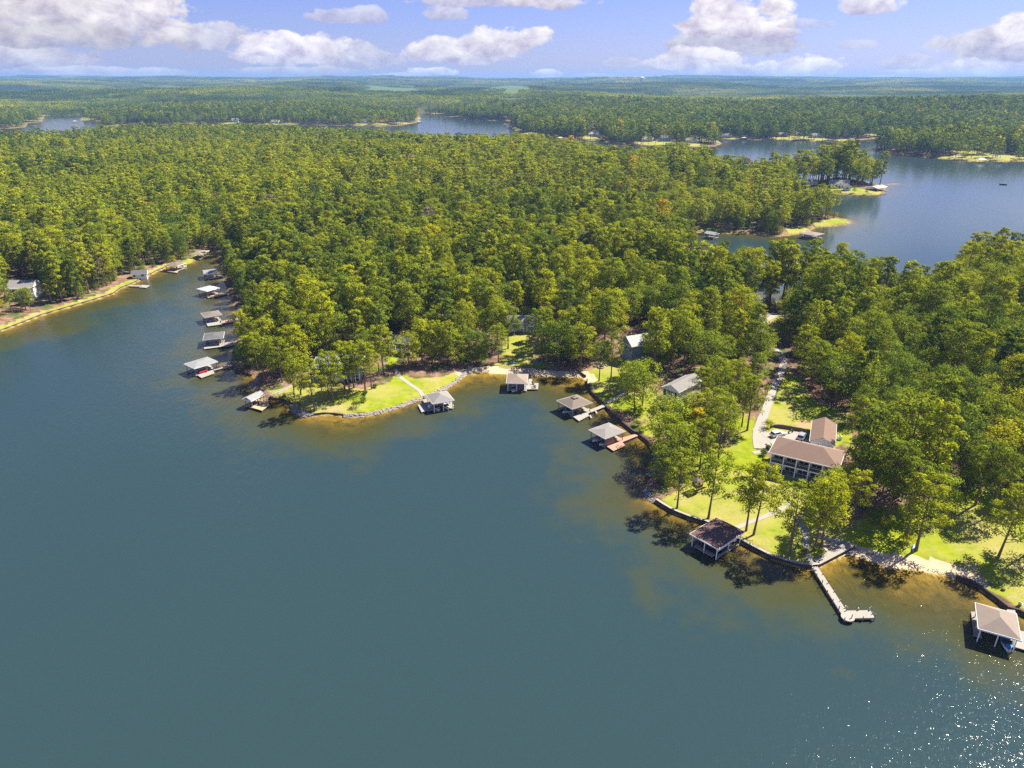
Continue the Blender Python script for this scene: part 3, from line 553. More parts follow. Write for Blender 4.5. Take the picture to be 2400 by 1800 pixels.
# ------------------------------------------------------------------ trees: places
HAND = [ # u, v of the foot, height, kind, tint, label
 (1587,1190,17,'pine',.55,'lone pine nearest the seawall corner left of the play fort'),
 (1660,1215,19,'pine',.50,'leaning pine on the seawall just left of the dark boathouse roof'),
 (1748.5,1244,18.5,'pine',.62,'left one of two pines behind the dark boathouse'),
 (1766,1253,19,'pine',.70,'right one of two pines behind the dark boathouse'),
 (1850,1301,19,'pine',.48,'pine in the straw bed beside the winding stone path'),
 (1907,1291,18,'pine',.72,'left one of three slanting pines behind the pier'),
 (1925,1285,18.5,'pine',.75,'front one of three slanting pines behind the pier, next to the pale slab'),
 (1932,1237,16,'pine',.7,'rear one of three slanting pines behind the pier'),
 (1990,1238,16,'pine',.72,'bright pine hiding the right end of the brown roofed house'),
 (1639,1101.5,16,'pine',.58,'pine on the bare patch above the play fort'),
 (1683,1072,19,'pine',.52,'big trunked pine on the lawn left of the parking slab'),
 (1751,1009,18,'pine',.5,'pine at the curve of the driveway opposite the lawn'),
 (1738,1001,17,'pine',.45,'pine just left of the driveway curve, behind its neighbour'),
 (2059,1195,20,'pine',.30,'shaded pine deepest in the grove behind the sandy beach'),
 (2079,1214,21,'pine',.35,'pale trunked pine leaning right in the grove behind the sandy beach'),
 (2125,1252,20,'pine',.40,'pine second from the blue tarp in the beach grove'),
 (2147,1290,20,'pine',.66,'pine with the blue tarp bundle at its foot'),
 (2285,1184,18,'pine',.35,'thin pine at the back of the right lawn beyond the lamp post'),
 (2323,1208,19,'pine',.4,'slanting pine at the back of the right lawn'),
 (2338,1309,19,'pine',.62,'lone pine standing on the open right lawn above the hip roofed boathouse'),
 (2420,1290,19,'pine',.6,'pine at the right border of the open lawn'),
 (662,896,17,'pine',.5,'pine on the straw slope behind the small wooden dock'),
 (621,898,18,'pine',.48,'pine nearest the creek on the straw slope'),
 (738,963,19,'pine',.62,'big pine alone at the tip of the point by the rocks'),
 (758,942,15,'pine',.45,'slim pine just behind the big pine at the tip'),
 (782,942,18,'pine',.55,'pine in the middle of the point lawn, nearest the water'),
 (770,925,16,'pine',.5,'slender pine between the point house and the water'),
 (808,916,18,'pine',.66,'left of the pines standing before the blue point house'),
 (820,920,17,'pine',.6,'second pine standing before the blue point house'),
 (830,909,17,'pine',.6,'third pine standing before the blue point house'),
 (856,915,18,'pine',.58,'pine beside the small shrubs on the point lawn'),
 (871,912,17,'pine',.62,'rightmost pine before the blue point house'),
 (888,874,17,'pine',.5,'pine left of the brown cabin'),
 (900,877,19,'pine',.55,'tall pine on the grass strip left of the brown cabin'),
 (564,866,9,'oak',.2,'small grey green tree leaning over the water by the white walkway'),
 (590,862,13,'pine',.6,'young pine on the bare bank behind the white walkway'),
 (690,932,14,'pine',.7,'leafy tree leaning over the rocky shore by the wooden dock'),
 (705,925,15,'oak',.68,'bushy bright tree at the rocky shore of the point'),
 (640,885,16,'pine',.5,'pine on the bare bank above the wooden dock path'),
 (605,868,15,'pine',.62,'pine on the creek bank where the white walkway lands'),
 (960,865,14,'oak',.7,'bright leafy tree hiding the right half of the brown cabin'),
 (990,850,17,'oak',.72,'large round tree right of the brown cabin'),
 (1013,852,17,'pine',.62,'pine with bare stem in the straw bed, left of the small beach'),
 (1032,849,16,'pine',.6,'middle pine of the straw bed left of the small beach'),
 (1050,852,17,'pine',.66,'right pine of the straw bed left of the small beach'),
 (1068,858,14,'oak',.64,'leafy tree at the left end of the small beach'),
 (1110,852,13,'oak',.3,'dark round tree above the left part of the small beach'),
 (1128,848,12,'oak',.35,'dark bush like tree on the beach bank'),
 (1168.5,849,15,'pine',.55,'pine on the lawn left of the walkway to the small beach'),
 (1191,817,18,'pine',.42,'pine left of the sunny lawn before the white cottage'),
 (1260,828,18,'pine',.35,'bare stemmed pine right of the sunny lawn before the white cottage'),
 (1282,852,16,'oak',.3,'dark full tree right of the small beach walkway'),
 (1310,856,17,'oak',.36,'dark full tree in the middle behind the right part of the beach'),
 (1340,856,12,'oak',.62,'pale green low tree above the right end of the beach'),
 (1356,850,15,'oak',.3,'dark tree beside the lawn with the fire ring'),
 (1404,893,15,'pine',.32,'thin stemmed pine beside the fire ring'),
 (1431.6,890,18,'pine',.36,'tall pine with bare stem right of the fire ring'),
 (1470,925,12,'oak',.6,'leafy tree at the upper end of the stone walkway'),
 (1488,968,17,'oak',.55,'thick trunked tree at the bank above the red deck'),
 (1505,950,16,'oak',.62,'leafy tree behind the thick trunked one at the red deck'),
 (1550,838,18,'pine',.66,'tall pine in front of the ridge of the blue gabled house'),
 (1545,1035,15,'oak',.6,'leafy tree overhanging the shore right of the red deck'),
 (1578,1062,17,'oak',.64,'spreading tree on the shore slope between red deck and lawn'),
 (1610,1045,17,'pine',.62,'pine on the shore slope right of the red deck'),
 (1560,1090,16,'oak',.62,'bright leafy tree over the shaded cove'),
 (1590,1115,15,'oak',.55,'pale leafy tree at the shaded cove by the beached boat'),
 (1550,1130,11,'oak',.5,'low tree overhanging the cove by the beached boat'),
 (1628,1050,17,'pine',.66,'bright pine below the porch house'),
 (1662,1042,18,'pine',.6,'pine on the sunny slope between porch house and lawn'),
 (1596,1046,14,'oak',.66,'leafy tree on the slope below the stairs of the porch house'),
 (1640,962,15,'pine',.6,'pine whose crown covers the right half of the porch house'),
 (1690,985,18,'pine',.55,'pine left of the driveway on the slope'),
 (1675,950,17,'oak',.62,'leafy tree right of the porch house roof'),
 (1720,965,18,'pine',.62,'pine close to the left edge of the driveway'),
 (1900,915,18,'pine',.5,'pine at the shaded right border of the driveway lawn'),
 (1925,935,17,'pine',.45,'second pine at the shaded right border of the driveway lawn'),
 (1960,950,17,'oak',.4,'dark tree behind the garage lawn'),
 (1880,885,19,'pine',.62,'tall pine on the upper right border of the driveway lawn'),
 (2005,1060,17,'pine',.6,'pine right of the garage roof'),
 (2040,1120,15,'oak',.6,'leafy tree at the right corner of the brown roofed house'),
 (2000,1150,13,'oak',.62,'leafy tree below the right corner of the brown roofed house'),
 (60,725,10,'oak',.5,'small tree in front of the white porch house on the left bank'),
 (72,728,11,'pine',.55,'young pine on the left bank lawn'),
 (30,735,13,'pine',.45,'pine at the left edge above the bank lawn'),
 (122,712,12,'pine',.55,'pine in front of the left bank wood, nearest the white porch house'),
 (1832,535,20,'pine',.75,'yellow green pine at the water on the far peninsula'),
 (1960,425,9,'oak',.45,'small round tree on the lawn of the far point house'),
 (2001,452,7,'oak',.3,'small dark tree on the front lawn of the far point house'),
 (2030,455,6,'oak',.3,'smallest tree on the tip lawn of the far point house')]
DECID = {'oak'}
HX, HY, HZ = [], [], []
for (u, v, *_r) in HAND:
    x, y, z = gp(u, v); HX.append(x); HY.append(y); HZ.append(z)
HX, HY, HZ = map(np.array, (HX, HY, HZ))
BUILD_PX = [(1870,1075,17),(1960,1030,12),(945,830,9),(1220,778,12),(1510,800,15),(1640,925,15),(790,880,13),(50,700,12),(1970,436,11),(1527,508,11),(1655,505,12),(1905,432,9),(1442,500,9),(325,650,8)]
BUILD = [(*gp(u, v)[:2], r) for u, v, r in BUILD_PX]+[(x, y, L*0.75) for (x, y, z, L, *_q) in FH]
def plant(r0, r1, step, azmax=43):
    n = int(r1/step)+2; k = np.arange(-n, n+1)
    gx, gy = np.meshgrid(k*step, np.arange(0, n+1)*step*0.92); gx = gx+(np.arange(gx.shape[0]) % 2)[:, None]*step*0.5
    x = gx.ravel(); y = gy.ravel(); x = x+rng.uniform(-.36, .36, x.shape)*step; y = y+rng.uniform(-.36, .36, x.shape)*step
    r = np.hypot(x, y); m = (r >= r0) & (r < r1) & (np.abs(np.degrees(np.arctan2(x, y))) < azmax); x, y, r = x[m], y[m], r[m]
    s = shore_sd(x, y); keep = s > np.where(r < 600, 3.2, 4.5)
    nearl = (r < 520); lbm = np.zeros(x.shape, bool); lbm[nearl] = inside(x[nearl], y[nearl], LEFTBANK); keep &= ~(lbm & (s < 4.8))
    x, y, r, s = x[keep], y[keep], r[keep], s[keep]
    ok = np.ones(x.shape, bool)
    for P_ in LAWNS+CLEAR+FIELDS: ok &= ~inside(x, y, P_)
    for (bx, by, br) in BUILD: ok &= np.hypot(x-bx, y-by) > br
    ok &= (seg_dist(x, y, DRIVE) > 5.2) & (seg_dist(x, y, ROAD) > 5.0)
    if r1 < 700:
        for hx, hy in zip(HX, HY): ok &= np.hypot(x-hx, y-hy) > 4.2
    else:
        ok &= ~((s < 45) & (fbm(x/60, y/60, 2) > 0.61) & (r > 900) & (rng.random(x.shape) < 0.75))
        for (fx, fy, fz, *_q) in FH: ok &= ~((np.hypot(x-fx, (y-fy+14)*0.8) < 20) & (rng.random(x.shape) < 0.9))
    return x[ok], y[ok], r[ok], s[ok]
def traits(x, y, r):
    mixn = fbm(x/120+7, y/120, 3); oak = (rng.random(x.shape) < np.clip(0.26+1.6*(mixn-0.5), 0.06, 0.75))
    tint = np.clip(0.5*fbm(x/160+1, y/160+4, 3)+rng.normal(0.31, 0.21, x.shape), 0, 0.80)
    z_ = rng.random(x.shape); tint = np.where(z_ < 0.006, rng.uniform(0.97, 1, x.shape), np.where(z_ < 0.014, rng.uniform(0.88, 0.955, x.shape), tint))
    h = np.where(oak, rng.uniform(11.5, 17.5, x.shape), rng.uniform(13.5, 27, x.shape))*np.where((x > 60) & (x < 260) & (y > 270) & (y < 420), 1.12, 1.0)*(0.84+0.30*fbm(x/45, y/45, 2))*(1+0.22*sstep(r, 560, 800)*sstep(x, -260, -80))*np.where((x > 250) & (x < 620) & (y > 690) & (y < 860), 1.25, 1.0)
    tint = np.where(tint < 0.86, np.clip(tint-0.24*sstep(r, 900, 1500), 0, 1), tint)
    return oak, tint, h
xa, ya, ra, sa = plant(90, 620, 7.5); oa, ta, ha = traits(xa, ya, ra); ha = ha*np.where((xa < -95) & (ya > 225) & (sa < 16) & ~inside(xa, ya, LEFTBANK), 0.66, 1.0); za = hgt(xa, ya)
# individuals: hand-set trees and the nearest of the wood
order = np.argsort(ra); azd = np.abs(np.degrees(np.arctan2(xa, ya))) < 37.5
hand_p = sum(1 for q in HAND if q[3] == 'pine'); hand_o = len(HAND)-hand_p
ip = [k for k in order if not oa[k] and azd[k]][:298-hand_p]; io = [k for k in order if oa[k] and azd[k]][:230-hand_o]
single = np.zeros(xa.shape, bool); single[ip] = True; single[io] = True
def tone(ti, oak):
    if ti >= 0.96: return 'bare grey brown'
    if ti >= 0.90: return 'orange tinged'
    return 'dark green' if ti < 0.32 else 'mid green' if ti < 0.52 else 'light green' if ti < 0.70 else 'yellow green'
def zone(x, y, z):
    xx, yy, zz = x, y, z-CAM_H; d = yy*CP-zz*SP; u = 1200+FPX*xx/d; v = 900-FPX*(yy*SP+zz*CP)/d
    if inside(np.array([x]), np.array([y]), LEFTBANK)[0]: return 'on the wooded left bank of the creek', 'trees on the left bank of the creek'
    if u < 700: return 'in the wood beside the row of creek boathouses', 'trees beside the creek boathouses'
    if u < 920: return 'in the wood behind the blue point house', 'trees behind the point house'
    if u < 1110: return 'in the wood between brown cabin and small beach', 'trees between cabin and beach'
    if u < 1270: return 'in the wood around the white cottage', 'trees around the white cottage'
    if u < 1450: return 'in the wood right of the small beach', 'trees right of the small beach'
    if u < 1560: return 'in the wood around the blue gabled house', 'trees around the gabled house'
    if u < 1790 and v > 800: return 'in the grove between porch house and driveway', 'trees between porch house and driveway'
    if u < 1790: return 'in the wood behind the porch house', 'trees behind the porch house'
    if v < 960: return 'in the wood right of the long driveway', 'trees right of the driveway'
    if u < 2160: return 'in the wood right of the brown roofed house', 'trees right of the brown roofed house'
    return 'in the wood behind the right hand lawn', 'trees behind the right lawn'
TREE_N = [0]
def make_tree(x, y, z, h, kind, tint, label, group=None, lawn=False):
    k = TREE_N[0]; TREE_N[0] += 1; vk = 'lawn_pine' if lawn and kind == 'pine' else kind; tr, cr = NEARV[vk][(k*5+int(x*7)) % len(NEARV[vk])]
    o = thing('pine_tree' if kind == 'pine' else 'broadleaf_tree', label, 'tree', (x, y, z), random.uniform(0, 6.28), group)
    o.rotation_euler.x = random.uniform(-.035, .035); o.rotation_euler.y = random.uniform(-.035, .035)
    s = h/(20.0 if kind == 'pine' else 15.0); w = s*(random.uniform(0.86, 1.04) if lawn and kind == 'pine' else random.uniform(0.88, 1.15)); o.scale = (w, w, s)
    for nm, me in (('trunk', tr), ('crown', cr)):
        c = bpy.data.objects.new(nm, me); COL.objects.link(c); c.parent = o
        if nm == 'crown': c['tint'] = float(tint)
    return o
for (u, v, h, kind, ti, lb), x, y, z in zip(HAND, HX, HY, HZ): make_tree(x, y, z, h, kind, ti, lb, lawn=True)
LANDMARKS = [(1221,770,'white cottage'),(1500,800,'blue gabled house'),(1610,910,'porch house'),(1870,1070,'brown roofed house'),(1935,1010,'garage'),(790,880,'blue point house'),(944,822,'brown cabin'),(1409,861,'fire ring'),
 (505,845,'white sun deck walkway'),(530,790,'dark grey creek boathouse'),(525,740,'taupe creek boathouse'),(520,675,'white roofed creek boathouse'),(505,640,'farthest creek boathouse'),(475,592,'boathouse at the creek head'),(412,620,'left bank boathouse'),(326,650,'left bank shed'),(50,700,'left bank porch house'),
 (150,715,'left bank wall bend'),(240,690,'straight left bank wall'),(2276,1254,'lamp post'),(2139,1286,'blue canoe'),(1821,738,'top end of the driveway'),(1832,850,'middle driveway'),(1888,900,'driveway lawn corner'),(2060,1010,'garage side wood'),(1497,1000,'red deck'),(1285,855,'small beach'),(1045,860,'straw bed'),(640,880,'bare bank of the point'),(1700,960,'driveway curve'),(2338,1309,'lone lawn pine'),(2250,1000,'right hand wood'),(2100,850,'upper right wood'),(2330,1100,'wood at the right edge'),(2000,880,'driveway crest'),(1960,790,'wood above the driveway lawn'),(2260,880,'right hand ridge'),(2390,960,'right picture edge'),(2150,1090,'beach grove'),(1900,700,'narrow road through the wood'),(700,850,'wood above the point house'),(900,790,'sandy gap'),(600,800,'inner wood of the point'),(1100,800,'wood left of the white cottage'),(2050,940,'wood by the garage'),(1380,820,'wood above the fire ring'),(830,800,'crest behind the point house')]
LMXY = np.array([gp(u, v)[:2] for u, v, _n in LANDMARKS]); ORD = ['nearest','second','third','fourth','fifth','sixth','seventh','eighth','ninth','tenth','eleventh','twelfth','thirteenth','fourteenth','fifteenth','sixteenth','seventeenth','eighteenth','nineteenth','twentieth','next outward']
sel = np.nonzero(single)[0]; buckets = {}
for k in sel:
    d = np.hypot(LMXY[:, 0]-xa[k], LMXY[:, 1]-ya[k]); i_ = int(np.argmin(d)); dx, dy = xa[k]-LMXY[i_, 0], ya[k]-LMXY[i_, 1]
    side = ('behind' if dy > 0 else 'in front of') if abs(dy) > abs(dx) else ('right of' if dx > 0 else 'left of')
    buckets.setdefault((i_, side), []).append((d[i_], k))
for (i_, side), lst in buckets.items():
    cnt = {}
    for d_, k in sorted(lst):
        zt, gpn = zone(xa[k], ya[k], za[k]); kind = 'oak' if oa[k] else 'pine'; nm = 'pine' if kind == 'pine' else 'broadleaf tree'
        c_ = cnt[nm] = cnt.get(nm, 0)+1; hw = ha[k]/(20.0 if kind == 'pine' else 15.5); size = 'tall' if hw > 0.99 else 'short' if hw < 0.86 else 'middling'
        make_tree(xa[k], ya[k], za[k], ha[k], kind, ta[k], f"{size} {tone(ta[k], oa[k])} {nm}, {(ORD+['outermost'])[min(c_, 22)-1]} {side} the {LANDMARKS[i_][2]}", f"{'pines' if kind == 'pine' else 'broadleaf trees'} among the {gpn}")

def scatter(name, x, y, z, idx, rot, scl, tint, label):
    n = len(x); me = bpy.data.meshes.new(name); me.vertices.add(n); me.vertices.foreach_set('co', np.stack([x, y, z], -1).astype(np.float32).ravel())
    for nm, ty, dat in (('pick', 'INT', idx), ('turn', 'FLOAT', rot), ('tint', 'FLOAT', tint)):
        a = me.attributes.new(nm, ty, 'POINT'); a.data.foreach_set('value', np.ascontiguousarray(dat, np.int32 if ty == 'INT' else np.float32))
    a = me.attributes.new('grow', 'FLOAT_VECTOR', 'POINT'); a.data.foreach_set('vector', np.ascontiguousarray(scl, np.float32).ravel())
    o = bpy.data.objects.new(name, me); COL.objects.link(o)
    g = bpy.data.node_groups.new(name, 'GeometryNodeTree'); g.interface.new_socket('Geometry', in_out='INPUT', socket_type='NodeSocketGeometry'); g.interface.new_socket('Geometry', in_out='OUTPUT', socket_type='NodeSocketGeometry')
    gi = g.nodes.new('NodeGroupInput'); go = g.nodes.new('NodeGroupOutput'); ip_ = g.nodes.new('GeometryNodeInstanceOnPoints')
    ci = g.nodes.new('GeometryNodeCollectionInfo'); ci.inputs['Collection'].default_value = src; ci.inputs['Separate Children'].default_value = True; ci.inputs['Reset Children'].default_value = True
    def na_(nm, ty):
        q = g.nodes.new('GeometryNodeInputNamedAttribute'); q.data_type = ty; q.inputs['Name'].default_value = nm; return q.outputs['Attribute']
    cx = g.nodes.new('ShaderNodeCombineXYZ'); g.links.new(na_('turn', 'FLOAT'), cx.inputs[2]); er = g.nodes.new('FunctionNodeEulerToRotation'); g.links.new(cx.outputs[0], er.inputs[0])
    g.links.new(gi.outputs[0], ip_.inputs['Points']); g.links.new(ci.outputs[0], ip_.inputs['Instance']); ip_.inputs['Pick Instance'].default_value = True
    g.links.new(na_('pick', 'INT'), ip_.inputs['Instance Index']); g.links.new(er.outputs[0], ip_.inputs['Rotation']); g.links.new(na_('grow', 'FLOAT_VECTOR'), ip_.inputs['Scale'])
    g.links.new(ip_.outputs[0], go.inputs[0]); md = o.modifiers.new('planting', 'NODES'); md.node_group = g
    tag(o, label=label, kind='stuff'); return o
xb, yb, rb, sb = plant(620, 2600, 7.8); ob, tb, hb = traits(xb, yb, rb); zb = hgt(xb, yb)
x = np.concatenate([xa[~single], xb]); y = np.concatenate([ya[~single], yb]); z = np.concatenate([za[~single], zb]); r = np.concatenate([ra[~single], rb])
oak = np.concatenate([oa[~single], ob]); ti = np.concatenate([ta[~single], tb]); h = np.concatenate([ha[~single], hb])
lod = np.where(r < 520, 0, np.where(r < 1150, 1, 2)); pick = np.zeros(len(x), int)
for kind, isk in (('pine', ~oak), ('oak', oak)):
    for L_ in range(3):
        m = isk & (lod == L_); pick[m] = np.array(LOD[kind][L_])[rng.integers(0, len(LOD[kind][L_]), m.sum())]
s = h/np.where(oak, 15.0, 20.0); w = s*rng.uniform(0.88, 1.20, s.shape); scl = np.stack([w, w, s], -1); rot = rng.uniform(0, 6.28, len(x))
for kind, isk in (('pine', ~oak), ('broadleaf', oak)):
    scatter(f'{kind}_wood', x[isk], y[isk], z[isk]-0.2, pick[isk], rot[isk], scl[isk], ti[isk], ('pine wood covering the peninsula and far lake shores' if kind == 'pine' else 'broadleaf trees mixed through the wood of the peninsula and far shores'))
xu, yu, ru, su = plant(90, 620, 5.2); m = (rng.random(xu.shape) < np.where(su < 14, 0.85, 0.30)); xu, yu, ru, su = xu[m], yu[m], ru[m], su[m]
zu = hgt(xu, yu); su_ = rng.uniform(0.28, 0.55, xu.shape); rgp = np.array(LOD['oak'][1])[rng.integers(0, 4, len(xu))]
scatter('undergrowth', xu, yu, zu-0.9, rgp, rng.uniform(0, 6.28, len(xu)), np.stack([su_*1.05, su_*1.05, su_], -1), np.clip(rng.normal(0.42, 0.2, xu.shape), 0, 0.9), 'young trees and bushes filling the edges of the wood')
def stands(r0, r1, step, sc_):
    n = int(r1/step)+2; gx, gy = np.meshgrid(np.arange(-n, n+1)*step, np.arange(0, n+1)*step)
    x = gx.ravel()+rng.uniform(-.2, .2, gx.size)*step; y = gy.ravel()+rng.uniform(-.2, .2, gx.size)*step; r = np.hypot(x, y)
    m = (r >= r0) & (r < r1) & (np.abs(np.degrees(np.arctan2(x, y))) < 42); x, y = x[m], y[m]; ok = np.ones(x.shape, bool)
    for P_ in FIELDS: ok &= ~inside(x, y, P_)
    ok &= ~(fbm(x/420+2, y/240+6, 2) > 0.70)
    x, y = x[ok], y[ok]; return x, y, np.full(x.shape, sc_)
parts = [stands(2600, 7000, 70, 1.0), stands(7000, 18500, 150, 2.2)]
x = np.concatenate([p[0] for p in parts]); y = np.concatenate([p[1] for p in parts]); s = np.concatenate([p[2] for p in parts])
z = hgt(x, y); tn = np.clip(2.3*(fbm(x/600, y/300, 3)-0.5)+rng.normal(0.27, 0.15, x.shape), 0, 0.88)
scatter('far_forest', x, y, z-1.0, np.array(PATCH)[rng.integers(0, len(PATCH), len(x))], rng.integers(0, 4, len(x))*math.pi/2, np.stack([s, s, np.where(s > 1.5, 1.5, 1.0)*rng.uniform(0.85, 1.15, s.shape)], -1), tn, 'far forest fading blue towards the horizon')

# ------------------------------------------------------------------ materials of built things
DECKW = mat('weathered_deck', (0.34, 0.30, 0.255), 0.8, 0.25, 0.8, stripes=('X', 11))
DECKP = mat('pale_deck', (0.36, 0.335, 0.295), 0.8, 0.2, 0.8, stripes=('X', 11))
DECKT = mat('tan_deck', (0.52, 0.38, 0.22), 0.8, 0.25, 0.8, stripes=('X', 11))
DECKR = mat('red_deck', (0.50, 0.27, 0.20), 0.8, 0.2, 0.8, stripes=('Y', 11))
WHITE = mat('white_paint', (0.78, 0.78, 0.76), 0.5, 0.06, 1.0)
CREAM = mat('cream_paint', (0.66, 0.60, 0.50), 0.6, 0.1, 1.0)
WOODP = mat('grey_post', (0.27, 0.23, 0.19), 0.85, 0.3, 2.0)
DARKW = mat('dark_timber', (0.075, 0.055, 0.045), 0.85, 0.35, 1.5, stripes=('Z', 4, 1.5))
GLASS = mat('dark_glass', (0.025, 0.032, 0.038), 0.08, 0.05, 1.0, 0.5)
STEEL = mat('galvanised', (0.50, 0.52, 0.54), 0.35, 0.1, 2.0, 0.5, 0.7)
CONC = mat('concrete', (0.36, 0.33, 0.285), 0.9, 0.22, 0.35)
PAVE = mat('stone_walk', (0.33, 0.30, 0.26), 0.9, 0.35, 1.4)
BLOCK = mat('retaining_block', (0.20, 0.15, 0.12), 0.9, 0.3, 1.2, stripes=('Z', 5))
STONE = mat('pale_stone', (0.33, 0.285, 0.24), 0.9, 0.55, 1.8); DARKENED_STONE = mat('darkened_stone', (0.24, 0.22, 0.21), 0.9, 0.5, 1.2)  # second stone is darkened, with tree shade at the point put into its colour
BRICK = mat('red_brick', (0.30, 0.13, 0.09), 0.85, 0.25, 2.0)
RED = mat('red_cloth', (0.55, 0.04, 0.05), 0.6, 0.1)
BLUE = mat('blue_plastic', (0.06, 0.26, 0.52), 0.35, 0.1)
BLACK = mat('black_rubber', (0.02, 0.02, 0.022), 0.6, 0.1)
def shingle(n, c): return mat('shingle_'+n, c, 0.9, 0.2, 0.7, 0.15)
ROOFS = dict(brown=shingle('brown', (0.215, 0.145, 0.112)), darkbrown=shingle('darkbrown', (0.155, 0.095, 0.078)), tan=shingle('tan', (0.27, 0.22, 0.18)), taupe=shingle('taupe', (0.20, 0.165, 0.135)),
  grey=shingle('grey', (0.25, 0.235, 0.22)), slate=shingle('slate', (0.13, 0.13, 0.138)), bluegrey=shingle('bluegrey', (0.27, 0.30, 0.34)), redroof=shingle('red', (0.27, 0.09, 0.06)),
  metal=mat('pale_metal_roof', (0.30, 0.305, 0.30), 0.5, 0.2, 0.5, 0.4, 0, ('Y', 4.2)), white=mat('white_metal_roof', (0.50, 0.50, 0.50), 0.45, 0.12, 0.5, 0.4, 0, ('Y', 4.2)))
WALLS = dict(white=WHITE, beige=CREAM, brick=BRICK, darkblue=mat('navy_siding', (0.07, 0.10, 0.17), 0.6, 0.1, 1, stripes=('Z', 3)), bluewall=mat('blue_siding', (0.30, 0.40, 0.58), 0.6, 0.1, 1, stripes=('Z', 3)),
  cabin=mat('brown_logs', (0.11, 0.055, 0.035), 0.8, 0.25, 1, stripes=('Z', 3)), greyblue=mat('slate_blue_siding', (0.26, 0.33, 0.40), 0.6, 0.1, 1, stripes=('Z', 3)), siding=mat('white_siding', (0.74, 0.74, 0.72), 0.6, 0.06, 1, stripes=('Z', 4)))

def local(o, x, y):                                   # ground point -> the frame of a thing
    c, s = math.cos(-o.rotation_euler.z), math.sin(-o.rotation_euler.z); dx, dy = x-o.location.x, y-o.location.y
    return dx*c-dy*s, dx*s+dy*c
def fit(corners, z):
    q = [Vector((*at(u, v, z), 0)) for u, v in corners]; c = sum(q, Vector())/4
    e0 = (q[1]-q[0])+(q[2]-q[3]); e1 = (q[2]-q[1])+(q[3]-q[0]); L = e0.length/2; W = e1.length/2
    a0 = math.atan2(e0.y, e0.x); a1 = math.atan2(e1.y, e1.x)-math.pi/2
    d = (a1-a0+math.pi) % (2*math.pi)-math.pi
    return c.x, c.y, L, W, a0+0.5*d
def roof_mb(L, W, z, kind, rise, t=0.16, axis=None):
    mb = MB(); x, y = L/2, W/2
    if axis is None: axis = 'x' if L >= W else 'y'
    a, b = (x, y) if axis == 'x' else (y, x)
    k = {'hip': max(a-b*0.92, 0.02), 'gable': a, 'shed': a}[kind]
    f = (lambda p, q, r: (p, q, r)) if axis == 'x' else (lambda p, q, r: (-q, p, r))
    zt = z+t
    vs = [f(-a,-b,z), f(a,-b,z), f(a,b,z), f(-a,b,z), f(-a,-b,zt), f(a,-b,zt), f(a,b,zt), f(-a,b,zt), f(-k,0,zt+rise), f(k,0,zt+rise)]
    return mb.add(vs, [(3,2,1,0),(0,1,5,4),(1,2,6,5),(2,3,7,6),(3,0,4,7),(4,5,9,8),(6,7,8,9),(5,6,9),(7,4,8)])
def fascia_mb(L, W, z0, z1, w=0.07):
    x, y = L/2+w, W/2+w
    return MB().box(-x, x, -y, -y+w, z0, z1).box(-x, x, y-w, y, z0, z1).box(-x, -x+w, -y+w, y-w, z0, z1).box(x-w, x, -y+w, y-w, z0, z1)
def deck_part(o, px, z, m, name='deck', posts=True, px_z=None):
    pts = [local(o, *at(u, v, z if px_z is None else px_z)) for u, v in px]
    d = MB().prism(pts, z-0.16, z).build(name, m, o)
    if posts:
        n = len(pts); cen = (sum(p[0] for p in pts)/n, sum(p[1] for p in pts)/n)
        for i in range(n):
            p, q = pts[i], pts[(i+1) % n]; L = math.hypot(q[0]-p[0], q[1]-p[1]); k = max(1, int(L/3.2))
            for j in range(k):
                t_ = j/k; x, y = p[0]+(q[0]-p[0])*t_, p[1]+(q[1]-p[1])*t_; dx, dy = cen[0]-x, cen[1]-y; r = math.hypot(dx, dy)+1e-6
                MB().tube((x+dx/r*0.3, y+dy/r*0.3, -3), (x+dx/r*0.3, y+dy/r*0.3, z-0.165), 0.10, n=6).build('piling', WOODP, o)
    return d
